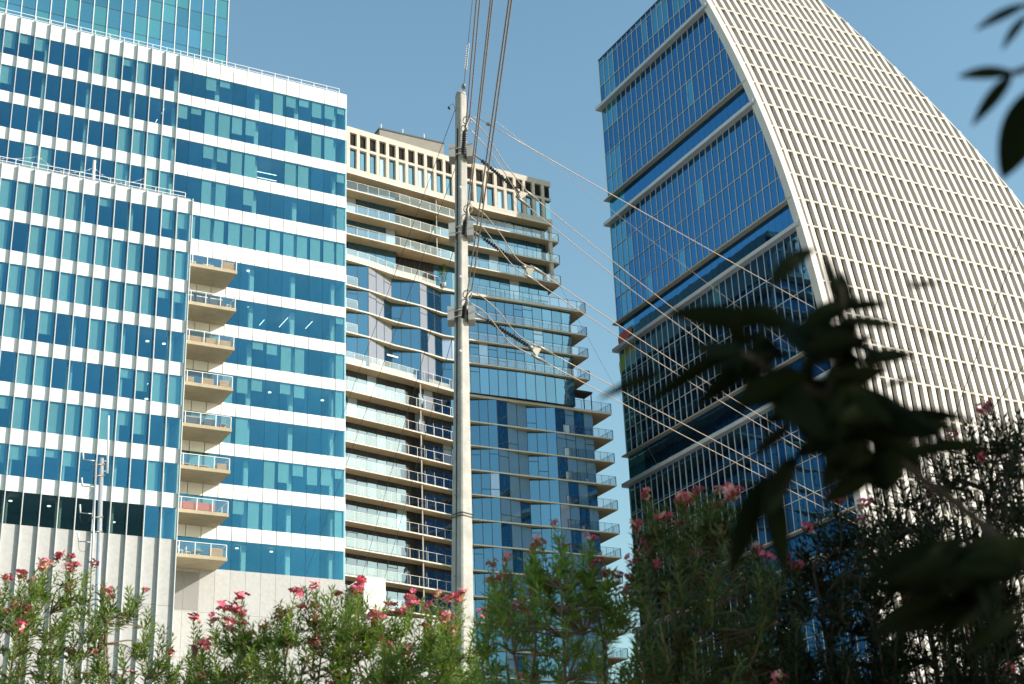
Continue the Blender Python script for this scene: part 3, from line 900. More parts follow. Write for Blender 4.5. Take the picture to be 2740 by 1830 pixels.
for y in (742, 503, 941):
    p = at(1231.5, y, DP - .17)
    tube('bolt', up_, M['rail_metal'], [p, p + Vector((-ptop.x, -ptop.y, 0)).normalized() * .05], .022, 8)

toward = Vector((-ptop.x, -ptop.y, 0)).normalized()
side_ = (toward - right).normalized()
tube('ground_wire', up_, M['rubber'], [pole_at(z) + side_ * (.178 - .0052 * z) for z in (0, 4, 8, 12, 16.6)], .011, 5)
for z in (5.2, 6.6, 8.0, 9.4, 10.8, 12.9, 14.2, 15.6):
    tube('staple', up_, M['steel'], [pole_at(z) + side_ * (.19 - .0052 * z) + right * .03, pole_at(z) + side_ * (.205 - .0052 * z), pole_at(z) + side_ * (.19 - .0052 * z) - right * .03], .008, 4)

def solve_level(x, y, z):
    d = at(x, y, 1.0) - Vector((0, 0, EYE))
    return (z - EYE) / d.z                # horizontal distance where that pixel is at height z
def shedded(name, parent, p, q, r0, r1, n, m):
    """polymer insulator: a rod with round sheds"""
    p, q = Vector(p), Vector(q); pts, rad = [p], [r0]
    for i in range(n):
        for t, rr in ((.15, r0), (.35, r1), (.5, r1), (.62, r0)):
            pts.append(p.lerp(q, .06 + .88 * (i + t) / n)); rad.append(rr)
    pts.append(q); rad.append(r0)
    return tube(name, parent, m, pts, rad, 8, False)
def curve(pts, n=6):
    """smooth curve through points (Catmull-Rom)"""
    P = [Vector(p) for p in pts]; P = [P[0] * 2 - P[1]] + P + [P[-1] * 2 - P[-2]]; out = []
    for i in range(1, len(P) - 2):
        for k in range(n):
            t = k / n; a, b, c, d = P[i - 1:i + 3]
            out.append(.5 * ((2 * b) + (c - a) * t + (2 * a - 5 * b + 4 * c - d) * t * t + (3 * b - a - 3 * c + d) * t ** 3))
    out.append(P[-2]); return out
def sagging(p, q, sag, n=14):
    return [p.lerp(q, i / n) - Vector((0, 0, sag * 4 * (i / n) * (1 - i / n))) for i in range(n + 1)]
FC = [  # per phase: bracket end, clamp and far pixel of two conductors, jumper pixels, riser start and top pixels, stand-off insulator pixels
    dict(n='upper', br=(1262, 407), cl=[(1416, 518), (1394, 536)], far=[(1907, 896), (1764, 822)],
         ju=[[(1258, 315), (1287, 343), (1312, 375), (1344, 428), (1380, 475), (1416, 518)], [(1258, 346), (1287, 377), (1312, 407), (1344, 453), (1373, 500), (1394, 536)]],
         ri=[((1246, 340), (1273.8, 0)), ((1256, 315), (1282.6, 0))], ins=((1243, 352), (1240, 412))),
    dict(n='middle', br=(1264, 617), cl=[(1433.6, 719.6), (1415.7, 741)], far=[(1958, 1055), (1937, 1069)],
         ju=[[(1258, 546), (1294, 571), (1316, 596), (1341, 628), (1387, 696), (1433.6, 719.6)], [(1255, 575), (1287, 603), (1312, 634), (1337, 668), (1380, 718), (1415.7, 741)]],
         ri=[((1250, 560), (1311.3, 0)), ((1257, 545), (1316.6, 0))], ins=((1245, 590), (1241, 628))),
    dict(n='lower', br=(1269, 836), cl=[(1451, 932), (1437, 957)], far=[(2407, 1425), (2290, 1392)],
         ju=[[(1269, 782), (1298, 800), (1337, 836), (1373, 882), (1405, 909), (1451, 932)], [(1258.6, 810.7), (1298, 835.7), (1340.7, 889), (1373, 923), (1437, 957)]],
         ri=[((1249, 794), (1360, 0)), ((1262, 778), (1367, 0))], ins=((1243.5, 818), (1240, 852)))]
for ph in FC:
    b0 = at(*ph['br'], DP - .05)
    ends = []
    for k, (cl, far) in enumerate(zip(ph['cl'], ph['far'])):
        Df = solve_level(*far, b0.z - .9)
        pf = at(*far, Df)
        # the clamp lies on the straight run between the bracket and the far end
        best = min((abs(px(b0.lerp(pf, t / 400))[0] - cl[0]), t / 400) for t in range(401))[1]
        dc = math.hypot(*(b0.lerp(pf, best)).xy)
        c = at(*cl, dc); ends.append(c)
        w = tube('power_line', None, M['wire_light'], sagging(c, c + (pf - c) * 1.6, .10, 20), .009, 6)
        tag(w, '%s conductor of the %s pair running from the pole down right across the sail tower' % (('upper', 'lower')[k], ph['n']), 'power line', 'conductors running right from the pole')
        jd = [DP - .35 + (dc - DP + .35) * (j / (len(ph['ju'][k]) - 1)) ** 1.3 for j in range(len(ph['ju'][k]))]
        pts = [at(*p, d) for p, d in zip(ph['ju'][k], jd)]; pts[-1] = c
        j = tube('jumper_loop', None, M['wire_light'], curve(pts), .0095, 6)
        tag(j, '%s drooping jumper loop joining the %s insulator on the pole to its conductor' % (('upper', 'lower')[k], ph['n']), 'cable', 'jumper loops at the pole')
        tube('dead_end_clamp', w, M['steel'], [c - (pf - c).normalized() * .16, c + (pf - c).normalized() * .05, c + (pf - c).normalized() * .30], [.02, .034, .022], 8)
    # tension insulator and yoke plate
    mid_ = (ends[0] + ends[1]) / 2; y0 = b0.lerp(mid_, .86)
    ins = thing('insulator', 'long ribbed strain insulator between the %s bracket and the yoke plate' % ph['n'], 'insulator', b0, 'ribbed strain insulators')
    tube('rod', ins, M['steel'], [b0, b0.lerp(y0, .16)], .02, 8)
    shedded('ribbed_core', ins, b0.lerp(y0, .16), y0, .012, .038, 17, M['rubber'])
    n1 = (ends[0] - y0).cross(ends[1] - y0).normalized() * .012
    q = [y0 + (y0 - mid_) * .1, ends[0] - (ends[0] - y0) * .1, ends[1] - (ends[1] - y0) * .1]
    v = [tuple(p - n1) for p in q] + [tuple(p + n1) for p in q]
    put(bpy.data.objects.new('yoke_plate', mesh_from('yoke_plate', v, [(0, 1, 2), (5, 4, 3), (0, 3, 4, 1), (1, 4, 5, 2), (2, 5, 3, 0)], M['steel'])), Matrix(), ins)
    tube('shackle', ins, M['steel'], [y0 + (y0 - mid_) * .25, y0, y0 + (mid_ - y0) * .2], [.03, .05, .03], 8)
    # stand-off insulator with its rings
    p, q = at(*ph['ins'][0], DP - .34), at(*ph['ins'][1], DP - .24)
    so = thing('insulator', 'stout black insulator hung with metal rings on the pole face above the %s bracket' % ph['n'], 'insulator', q, 'black stand-off insulators')
    shedded('ribbed_core', so, q, p, .040, .050, 9, M['rubber'])
    for rr, (dx, dy) in ((.062, (0, -8)), (.075, (7, -30))):
        c = at(ph['ins'][0][0] + dx, ph['ins'][0][1] + dy, DP - .36)
        ring = [c + (RT * math.cos(a) + UP * math.sin(a) + FW * .35 * math.sin(a + 1)) * rr for a in [2 * math.pi * k / 16 for k in range(17)]]
        tube('ring', so, M['steel'], ring, .011, 6)
    a_, b_ = at(*ph['ri'][0][0], DP - .36), at(*ph['ri'][1][0], DP - .36)
    tube('clevis', so, M['steel'], [p, (p + a_) / 2 + RT * .03, a_, b_], [.03, .04, .03, .022], 8)
    for k, (s, e) in enumerate(ph['ri']):
        s3 = at(*s, DP - .36); De = solve_level(*e, s3.z - .15); e3 = at(*e, De)
        w = tube('overhead_line', None, M['wire'], sagging(s3, s3 + (e3 - s3) * 3.4, .06, 18), .0115, 6)
        tag(w, '%s wire of the pair rising from the %s insulator to the top edge' % (('left', 'right')[k], ph['n']), 'power line', 'lines passing overhead')
# shield wire, thin wires and guys
s3 = at(1239, 250, DP); e3 = at(1264, 0, solve_level(1264, 0, s3.z - .1))
w = tube('shield_wire', None, M['wire'], [s3, s3 + (e3 - s3) * 3.4], .006, 5)
tag(w, 'thin leftmost wire rising from the very pole top with a pale spiral on it', 'power line')
a = [s3 + (e3 - s3) * t for t in (.27, .55)]
dirv = (a[1] - a[0]); ux = dirv.cross(Vector((0, 0, 1))).normalized(); uy = dirv.cross(ux).normalized()
tube('spiral', w, M['rail_metal'], [a[0] + dirv * (k / 90) + (ux * math.cos(k * .75) + uy * math.sin(k * .75)) * .022 for k in range(91)], .009, 5)
tube('clamp', w, M['steel'], [s3 + (e3 - s3) * t for t in (.05, .075, .09, .11)], [.012, .045, .045, .012], 8)
for i, (s, t, rad, m, lab) in enumerate((
        ((1280, 316), (2196, 826), .009, M['wire_light'], 'topmost pale wire slanting from the pole top down across the sail tower'),
        ((1258, 271), (2209, 990), .0035, M['wire_light'], 'hair thin wire just below the topmost slanting wire'),
        ((1300, 400), (1875, 1450), .003, M['wire_dark'], 'faint thin wire steeply slanting from the pole over the gap of sky'))):
    s3 = at(*s, DP + .05); e3 = at(*t, solve_level(*t, s3.z - .6))
    w = tube('thin_wire', None, m, sagging(s3, s3 + (e3 - s3) * 1.7, .08, 14), rad, 5)
    tag(w, lab, 'wire')
    if i == 0:
        p = at(1309, 332, math.hypot(*s3.xy)); tube('clamp', w, M['steel'], [p - RT * .06, p - RT * .02, p + RT * .05], [.02, .04, .03], 8)
        tube('link', w, M['wire_light'], [pole_at(s3.z + .05) + right * .1, s3], .007, 5)
for (s, t, lab) in (((1219, 290), (926, 1087), 'uppermost of the dark guy wires falling left from the pole'), ((1218, 450), (935, 1220), 'second dark guy wire falling left from the pole'),
                    ((1214, 665), (969, 1541), 'third dark guy wire falling left from the pole'), ((1210, 905), (1019, 1584), 'lowest dark guy wire falling left from the pole')):
    s3 = at(*s, DP); e3 = at(*t, solve_level(*t, s3.z))
    tag(tube('guy_wire', None, M['wire_dark'], [s3, s3 + (e3 - s3) * 1.8], .0055, 5), lab, 'wire', 'guy wires left of the pole')
for (s, t, lab) in (((2770, 530), (2480, 1312), 'upper dark wire crossing the white sail front at the right edge'), ((2790, 910), (2440, 1390), 'lower dark wire crossing the white sail front at the right edge')):
    s3 = at(*s, 12.5); e3 = at(*t, 14.5)
    tag(tube('thin_wire', None, M['wire_dark'], [s3 + (s3 - e3) * .8, e3 + (e3 - s3) * .8], .0035, 5), lab, 'wire')

# small lamp arm on the pole
bx_ = tube('arm_bracket', up_, M['steel'], curve([pole_at(16.9) - right * .08, at(1213, 279, DP - .05), at(1201, 285, DP - .05)]), .006, 5)
tube('sensor', up_, M['rubber'], [at(1200, 286, DP - .05), at(1203, 292, DP - .05)], .02, 8)

# ---------------------------------------------------------------- antenna mast in front of the stone base
DM = 60.0
mast = thing('antenna_mast', 'grey twin pipe antenna mast with whip aerials before the finned stone wall', 'antenna mast', (at(255, 1830, DM).x, at(255, 1830, DM).y, 0))
M['galv'] = paint('galv', (.52, .53, .53), .4, .08, 3, metallic=.4)
mt, mb = at(272, 1226, DM), at(254, 1830, DM); mb0 = mb + (mb - mt) * ((mb.z) / (mt.z - mb.z))
tube('pipe', mast, M['galv'], [mb0, mb, mt], [.16, .115, .09], 12)
tube('thin_pipe', mast, M['galv'], [at(232, 1830, DM - .2), at(248, 1470, DM - .2), at(257, 1236, DM - .2)], .045, 8)
for y in (1242, 1272, 1383, 1422):
    x = 272 - (y - 1226) * .03
    tube('bracket', mast, M['steel'], [at(x - 22, y + 2, DM - .2), at(x + 8, y, DM - .05)], .04, 8)
tube('whip', mast, M['rail_metal'], [at(287, 1266, DM), at(291, 1112, DM)], [.05, .035], 8)
tube('whip_bracket', mast, M['galv'], [at(272, 1236, DM), at(290, 1232, DM)], .03, 6); tube('whip_bracket', mast, M['galv'], [at(272, 1262, DM), at(288, 1260, DM)], .03, 6)
for (y, x) in ((1230, 222), (1300, 219), (1372, 214), (1448, 210)):
    d = tube('dipole', mast, M['rail_metal'], [at(x, y - 22, DM), at(x + 1, y, DM)], .035, 8)
    tube('arm', d, M['galv'], [at(x + 1, y, DM), at(x + 32, y + 3, DM)], .022, 6)
    tube('cable', d, M['wire_dark'], curve([at(x, y, DM), at(x + 2, y + 22, DM), at(x + 16, y + 28, DM), at(x + 30, y + 10, DM)]), .008, 5)

# ---------------------------------------------------------------- terrace posts and string lights on the lower block
for (x, y0, y1, lab) in ((101, 390, 446, 'white terrace post on the lower block roof, leftmost'), (249, 429, 480, 'thick white terrace post on the lower block roof, middle'), (386, 448, 508, 'white terrace post on the lower block roof, nearest the balconies')):
    p = at(x, y1, 1); s = (124.0) / p.y; base = Vector((p.x * s, 124.0, WTOP - .2)); p2 = at(x, y0, 1); s2 = 124.0 / p2.y
    t = thing('light_post', lab, 'post', base, 'posts of the terrace string lights')
    tube('shaft', t, M['rail_white'], [base, Vector((base.x, 124.0, EYE + (p2.z - EYE) * s2))], .15 if '249' in str(x) else .09, 10)
    tube('base_plate', t, M['rail_metal'], [base, base + Vector((0, 0, .04))], .25, 10)
M['bulb'] = paint('bulb', (.95, .94, .9), .3)
posts = [Vector((o.location.x, o.location.y, WTOP + 3.0)) for o in col.objects if o.name.startswith('light_post')]
for i, (a, b) in enumerate(zip([posts[0] + Vector((-9, 0, 0))] + posts[:-1], posts)):
    v, f = [], []
    for s in range(2):
        off = Vector((0, 1.6 * s, -.3 * s)); pth = sagging(a + off, b + off, 1.0, 24)
        vv, ff = tube_geo(pth, .012, 4); k = len(v); v += vv; f += [tuple(k + j for j in q) for q in ff]
        for p in pth[1::3]:
            k = len(v); v += [tuple(p + Vector(d) * .06) for d in ((1, 0, -1), (-1, 0, -1), (0, 1, -1), (0, -1, -1), (0, 0, 0), (0, 0, -2))]
            f += [tuple(k + j for j in q) for q in ((0, 2, 4), (2, 1, 4), (1, 3, 4), (3, 0, 4), (2, 0, 5), (1, 2, 5), (3, 1, 5), (0, 3, 5))]
    o = put(bpy.data.objects.new('string_lights', mesh_from('string_lights', v, f, M['bulb'])), Matrix())
    tag(o, ('strings of small white bulbs left of the leftmost terrace post', 'strings of small white bulbs between the left and middle terrace posts', 'strings of small white bulbs between the middle and right terrace posts')[i], 'string lights', 'terrace string lights')

# ---------------------------------------------------------------- lamps inside the offices
def on_plane(x, y, yy):
    d = at(x, y, 1.0) - Vector((0, 0, EYE)); return Vector((0, 0, EYE)) + d * (yy / d.y)
Bc = lambda x, y: (x * .408859, 600 + y * .408859)
Ac = lambda x, y: (x * .408859, y * .408859)
disc_v, disc_f = tube_geo([(0, 0, -.03), (0, 0, .03)], .16, 10)
disc = mesh_from('ceiling_lamp', disc_v, disc_f, M['lamp_glow'])
def near_ceiling(p, rows_from=0):
    return min(HEADZ, key=lambda z: abs(z - p.z) if z > p.z - .2 else 99)
for (x, y, pl, ow) in [(Bc(1650, 72), B1, 0), (Bc(1900, 122), B1, 0), (Bc(1625, 305), B1, 0), (Bc(1632, 543), B1, 0), (Bc(1580, 1072), B1, 0), (Bc(1765, 1100), B1, 0), (Bc(1947, 1127), B1, 0), (Bc(2110, 1152), B1, 0), (Bc(1577, 1323), B1, 0),
                       ((634, 1467), B1, 0), ((726, 1476), B1, 0), (Bc(965, 765), WING_Y, 1), (Bc(1073, 782), WING_Y, 1), (Bc(1040, 1047), WING_Y, 1), (Bc(958, 1143), WING_Y, 1), ((28, 1340), WING_Y, 1), ((131, 1354), WING_Y, 1), ((304, 1397), WING_Y, 1), ((303, 1377), WING_Y, 1)] and \
        [(*q[0], q[1], q[2]) for q in [(Bc(1650, 72), B1, 0), (Bc(1900, 122), B1, 0), (Bc(1625, 305), B1, 0), (Bc(1632, 543), B1, 0), (Bc(1580, 1072), B1, 0), (Bc(1765, 1100), B1, 0), (Bc(1947, 1127), B1, 0), (Bc(2110, 1152), B1, 0), (Bc(1577, 1323), B1, 0),
                       ((634, 1467), B1, 0), ((726, 1476), B1, 0), (Bc(965, 765), WING_Y, 1), (Bc(1073, 782), WING_Y, 1), (Bc(1040, 1047), WING_Y, 1), (Bc(958, 1143), WING_Y, 1), ((28, 1340), WING_Y, 1), ((131, 1354), WING_Y, 1), ((304, 1397), WING_Y, 1)]]:
    p = on_plane(x, y, pl + 1.2)
    lamp = put(bpy.data.objects.new('ceiling_lamp', disc), Matrix.Translation(p), (office, wing)[ow])
    zc = near_ceiling(p)
    if zc - p.z > .05: tube('lamp_cord', lamp, M['dark_metal'], [p + Vector((0, 0, .03)), Vector((p.x, p.y, min(zc, p.z + 2.5)))], .012, 4)
for (x, y, pl, ow, dx) in [(*Bc(1885, 610), B1, 0, 1.6), (*Bc(1730, 625), B1, 0, .9), (*Bc(2045, 635), B1, 0, 1.2), (*Bc(970, 1040), WING_Y, 1, 1.0), (*Ac(1075, 712), B1, 0, .6), (*Ac(1030, 780), B1, 0, .4)]:
    p = on_plane(x, y, pl + .9)
    bx('strip_lamp', (office, wing)[ow], M['lamp_glow'], p.x - .02, p.x + .02, p.y, p.y + dx * 1.6, p.z - .02, p.z + .02)
for zz in (78.9, 78.25): bx('strip_lamp', office, M['lamp_glow'], 42.4, 44.9, B1 + 1.6, B1 + 1.66, zz, zz + .05)

# ---------------------------------------------------------------- balcony furniture
M['cushion'] = paint('cushion', (.74, .72, .68), .9)
M['tan_cushion'] = paint('tan_cushion', (.56, .42, .25), .9)
M['red_cushion'] = paint('red_cushion', (.55, .16, .11), .9)
M['soil_green'] = paint('soil_green', (.20, .17, .08), .9, .4, 6)
def planter(x, y, z, w, d, h, lab, grp='wooden planters on the balconies', leafy=True):
    t = thing('planter_box', lab, 'planter', (x + w / 2, y + d / 2, z), grp)
    n = max(2, round(h / .16))
    for i in range(n):
        zz = z + .02 + i * (h - .02) / n
        for (x0, x1, y0, y1) in ((x, x + w, y, y + .03), (x, x + .03, y + .031, y + d - .001), (x + w - .03, x + w, y + .031, y + d - .001)):
            bx('slat', t, M['wood'], x0, x1, y0, y1, zz, zz + (h - .02) / n - .015)
    bx('liner', t, M['soil_green'], x + .035, x + w - .035, y + .035, y + d - .01, z + .02, z + h - .04)
    if leafy:
        v, f = [], []
        for i in range(60):
            p = Vector((x + rnd.uniform(.05, w - .05), y + rnd.uniform(.05, d - .05), z + h - .05)); a = rnd.uniform(0, 6.28); hh = rnd.uniform(.1, .32)
            q = p + Vector((math.cos(a) * hh * .5, math.sin(a) * hh * .5, hh)); s = Vector((-math.sin(a), math.cos(a), 0)) * .018
            k = len(v); v += [tuple(p - s), tuple(p + s), tuple(q)]; f.append((k, k + 1, k + 2))
        put(bpy.data.objects.new('dry_grass', mesh_from('dry_grass', v, f, M['soil_green'])), Matrix(), t)['kind'] = 'stuff'
def sofa(x, y, z, w, frame, cush, lab, grp='outdoor sofas on the balconies'):
    t = thing('outdoor_sofa', lab, 'sofa', (x + w / 2, y + .4, z), grp)
    bx('back_frame', t, frame, x, x + w, y, y + .06, z + .10, z + .68)
    bx('seat_frame', t, frame, x + .001, x + w - .001, y + .061, y + .8, z + .18, z + .28)
    for xx in (x, x + w - .06):
        bx('arm', t, frame, xx, xx + .06, y + .062, y + .8, z + .281, z + .55)
        for yy in (y + .01, y + .72): bx('leg', t, frame, xx + .002, xx + .058, yy, yy + .05, z, z + .179 if yy > y + .1 else z + .099)
    n = max(1, round(w / .75))
    for i in range(n):
        a, b = x + .07 + (w - .14) * i / n, x + .07 + (w - .14) * (i + 1) / n - .015
        bx('seat_cushion', t, cush, a, b, y + .16, y + .78, z + .281, z + .42)
        bx('back_cushion', t, cush, a, b, y + .065, y + .155, z + .281, z + .80)
def low_table(x, y, z, w, d, h, m, lab):
    t = thing('low_table', lab, 'table', (x + w / 2, y + d / 2, z))
    bx('top', t, m, x, x + w, y, y + d, z + h - .06, z + h)
    for xx in (x + .02, x + w - .08):
        for yy in (y + .02, y + d - .08): bx('leg', t, m, xx, xx + .06, yy, yy + .06, z, z + h - .061)
def round_table(x, y, z, r, h, lab):
    t = thing('round_table', lab, 'table', (x, y, z))
    tube('top', t, M['wood'], [(x, y, z + h - .06), (x, y, z + h)], [r * .96, r], 16); tube('stem', t, M['dark_metal'], [(x, y, z + .03), (x, y, z + h - .061)], .05, 8); tube('foot', t, M['dark_metal'], [(x, y, z), (x, y, z + .03)], r * .5, 12)
def chair(x, y, z, m, lab):
    t = thing('balcony_chair', lab, 'chair', (x, y, z), 'white chairs on the lowest balcony')
    bx('seat', t, m, x - .22, x + .22, y - .22, y + .22, z + .40, z + .45); bx('backrest', t, m, x - .22, x - .17, y - .22, y + .22, z + .451, z + .88)
    for a in (-.2, .16):
        for b in (-.2, .16): bx('leg', t, m, x + a, x + a + .04, y + b, y + b + .04, z, z + .399)
FY = B1 - 3.42
zf = [SILL[k] + .101 for k in range(5, 13)]
low_table(34.1, FY + .1, zf[0], 1.5, .7, .34, M['cushion'], 'low white bench on the topmost balcony'); low_table(36.3, FY + .1, zf[0], 1.0, .6, .26, M['cushion'], 'small low white table in the middle of the topmost balcony')
planter(38.2, FY + .05, zf[0], 1.05, .9, .85, 'wooden planter at the right end of the topmost balcony')
for i, (x, lab) in enumerate(((34.0, 'left'), (35.75, 'middle'), (37.05, 'right'))): sofa(x, FY + .05, zf[1], (1.6, 1.2, 1.3)[i], M['dark_metal'], M['cushion'], '%s dark framed sofa on the second balcony from the top' % lab)
low_table(38.75, FY + .3, zf[1], .45, .45, .5, M['cushion'], 'little white side table at the right end of the second balcony')
for i, x in enumerate((33.95, 35.35, 36.85, 38.2)): planter(x, FY + .05, zf[2], 1.3 if i < 3 else 1.1, .8, .62, '%s of the four tan planters along the third balcony' % ('leftmost', 'second', 'third', 'rightmost')[i])
planter(34.0, FY + .05, zf[3], 1.15, .9, .72, 'left wooden planter of the pair at the left of the fourth balcony'); planter(35.2, FY + .05, zf[3], .7, .8, .62, 'right, smaller planter of the pair at the left of the fourth balcony')
planter(36.7, FY + .05, zf[3], 1.05, .8, .66, 'planter in the middle right of the fourth balcony'); planter(38.3, FY + .05, zf[3], .95, .8, .70, 'planter at the right end of the fourth balcony', leafy=False)
planter(33.95, FY + .05, zf[4], 1.1, .8, .66, 'wooden planter at the left end of the fifth balcony', leafy=False)
sofa(35.3, FY + .05, zf[4], 1.45, M['dark_metal'], M['tan_cushion'], 'longer dark framed sofa on the fifth balcony'); sofa(37.0, FY + .05, zf[4], 1.0, M['dark_metal'], M['tan_cushion'], 'short dark framed sofa on the fifth balcony')
low_table(38.5, FY + .1, zf[4], .6, .6, .45, M['wood'], 'small wooden stool table at the right end of the fifth balcony')
low_table(34.0, FY + .1, zf[5], 1.9, .7, .30, M['tan_cushion'], 'long low tan bench on the sixth balcony'); low_table(36.2, FY + .1, zf[5], 1.5, .7, .26, M['tan_cushion'], 'second low tan bench on the sixth balcony')
planter(38.35, FY + .05, zf[5], .85, .8, .62, 'wooden box planter at the right end of the sixth balcony', leafy=False)
planter(34.0, FY + .05, zf[6], 1.25, .8, .68, 'tan planter at the left end of the seventh balcony', leafy=False)
sofa(35.4, FY + .05, zf[6], 2.9, M['red_cushion'], M['red_cushion'], 'long red sofa on the seventh balcony')
round_table(34.6, FY + .7, zf[7], .55, .74, 'round brown table at the left of the lowest balcony'); round_table(37.0, FY + .6, zf[7], .5, .5, 'low round table in the middle of the lowest balcony')
chair(35.5, FY + .5, zf[7], M['cushion'], 'white chair just right of the round brown table'); chair(36.3, FY + .9, zf[7], M['cushion'], 'white chair behind the low round table')
planter(38.1, FY + .05, zf[7], 1.05, .85, .80, 'wooden box planter at the right end of the lowest balcony', leafy=False)

# coloured mural showing in the flank glass, painted as flat pieces on the panes
M['mural_red'] = paint('mural_red', (.75, .10, .07), .5); M['mural_green'] = paint('mural_green', (.30, .42, .06), .5); M['mural_yellow'] = paint('mural_yellow', (.8, .45, .05), .5)
def film(name, m, pts, zc, yc):  # thin flat piece carrying the mural that shows in the glass
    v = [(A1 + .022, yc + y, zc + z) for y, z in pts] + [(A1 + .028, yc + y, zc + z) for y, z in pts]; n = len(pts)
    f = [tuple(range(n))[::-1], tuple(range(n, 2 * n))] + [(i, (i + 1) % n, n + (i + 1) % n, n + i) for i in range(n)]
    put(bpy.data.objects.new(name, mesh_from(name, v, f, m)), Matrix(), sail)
def flank_at(x, y):
    d = at(x, y, 1.0) - Vector((0, 0, EYE)); return Vector((0, 0, EYE)) + d * (A1 / d.x)
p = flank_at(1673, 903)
film('mural_image', M['mural_red'], [(1.7, -1.2), (1.2, -.3), (.5, -.6), (0, -.9), (-.7, -.2), (-1.5, -.1), (-1.7, .7), (-1.1, 1.2), (-.4, .9), (.2, 1.3), (.8, 1.1), (1.4, 1.2), (1.9, .5)], p.z, p.y)
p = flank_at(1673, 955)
film('mural_image', M['mural_green'], [(1.6, -1.9), (.6, -1.7), (0, -.4), (-.9, .4), (-1.3, 1.8), (-.6, 1.6), (.1, .7), (1.0, .6), (1.7, -.3)], p.z, p.y)
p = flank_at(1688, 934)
film('mural_image', M['mural_yellow'], [(.3, -.7), (-.4, -.2), (-.5, .6), (.2, .5)], p.z, p.y)

# street lamp seen through the shrubs
p = at(2107, 1708, 30.0)
sl = thing('street_lamp', 'thin white street lamp standing among the dark shrubs before the sail tower', 'street lamp', (p.x, p.y, 0))
tube('post', sl, M['rail_metal'], [(p.x, p.y, 0), (p.x, p.y, p.z)], [.09, .05], 10); tube('head', sl, M['rail_metal'], [(p.x, p.y, p.z), (p.x, p.y, p.z + .12), (p.x, p.y, p.z + .2)], [.06, .16, .05], 12)

# ---------------------------------------------------------------- leaves
def leaf_mat(name, dark, light, trans, rough=.45, spec=.35):
    """leaf: diffuse with light passing through, colour varied leaf by leaf"""
    m, nt, out = new_mat(name); N, L = nt.nodes.new, nt.links.new
    at_ = N('ShaderNodeAttribute'); at_.attribute_name = 'leaf_tone'
    mix = N('ShaderNodeMix'); mix.data_type = 'RGBA'; L(at_.outputs['Fac'], mix.inputs[0]); mix.inputs[6].default_value = (*dark, 1); mix.inputs[7].default_value = (*light, 1)
    b = N('ShaderNodeBsdfPrincipled'); b.inputs['Roughness'].default_value = rough; b.inputs['Specular IOR Level'].default_value = spec; L(mix.outputs[2], b.inputs['Base Color'])
    t = N('ShaderNodeBsdfTranslucent'); bright = N('ShaderNodeMix'); bright.data_type = 'RGBA'; bright.blend_type = 'MULTIPLY'; bright.inputs[0].default_value = 1
    L(mix.outputs[2], bright.inputs[6]); bright.inputs[7].default_value = (1.6, 1.9, .7, 1); L(bright.outputs[2], t.inputs['Color'])
    ms = N('ShaderNodeMixShader'); ms.inputs[0].default_value = trans; L(b.outputs[0], ms.inputs[1]); L(t.outputs[0], ms.inputs[2]); L(ms.outputs[0], out.inputs[0])
    return m
M['oleander'] = leaf_mat('oleander', (.026, .062, .010), (.27, .36, .065), .28)
M['oleander_shaded'] = leaf_mat('oleander_shaded', (.012, .028, .006), (.14, .19, .035), .18)  # shaded copy of the oleander green, shade put into the leaf colour
M['oleander_deep_shade'] = leaf_mat('oleander_deep_shade', (.010, .018, .006), (.03, .045, .012), .08, rough=.6, spec=.15)  # darkest copy, painting the corner bush as if in deep shade
M['broadleaf'] = leaf_mat('broadleaf', (.009, .013, .005), (.016, .022, .008), .04, rough=.8, spec=.04)  # near-black because the backlit shade is put into the leaf colour
M['bark'] = paint('bark', (.22, .14, .085), .85, .2, 8)
M['bark_dark'] = paint('bark_dark', (.07, .05, .035), .9, .2, 8)
M['petal'] = paint('petal', (.74, .15, .22), .6, .05, 3, per_piece=.25)
M['petal_pale'] = paint('petal_pale', (.84, .46, .40), .6, .05, 3, per_piece=.2)

def leaves_mesh(name, quads, m):
    """quads: list of (base, tip, side, normal, tone): each a folded lance of four triangles"""
    v, f, tone = [], [], []
    for b, t, s, n, k in quads:
        i = len(v); c = b.lerp(t, .5) - n
        v += [tuple(b), tuple(b.lerp(t, .45) + s), tuple(t), tuple(b.lerp(t, .45) - s), tuple(c)]
        f += [(i, i + 1, i + 4), (i + 1, i + 2, i + 4), (i + 2, i + 3, i + 4), (i + 3, i, i + 4)]; tone += [k] * 4
    me = mesh_from(name, v, f, m)
    a = me.attributes.new('leaf_tone', 'FLOAT', 'FACE'); a.data.foreach_set('value', tone)
    return me

def flower_meshes():
    out = []
    rr = random.Random(5)
    for k in range(6):
        v, f, mi = [], [], []
        for b in range(rr.randint(5, 8)):
            c = Vector((rr.uniform(-.03, .03), rr.uniform(-.03, .03), rr.uniform(-.012, .03)))
            ax = Vector((rr.gauss(0, .6), rr.gauss(0, .6), 1)).normalized(); u = ax.orthogonal().normalized(); w = ax.cross(u)
            mat_i = 1 if rr.random() < .25 else 0
            for p in range(5):
                a = p * 1.2566 + rr.random() * .3; d = u * math.cos(a) + w * math.sin(a); e = u * -math.sin(a) + w * math.cos(a); L = rr.uniform(.022, .032)
                i = len(v); v += [tuple(c), tuple(c + d * L * .6 + e * L * .45 + ax * .010), tuple(c + d * L + ax * .004), tuple(c + d * L * .6 - e * L * .45 + ax * .010)]
                f += [(i, i + 1, i + 2), (i, i + 2, i + 3)]; mi += [mat_i] * 2
        me = mesh_from('flower_cluster', v, f, [M['petal'], M['petal_pale']])
        for p, q in zip(me.polygons, mi): p.material_index = q
        out.append(me)
    return out
FLOWERS = flower_meshes()

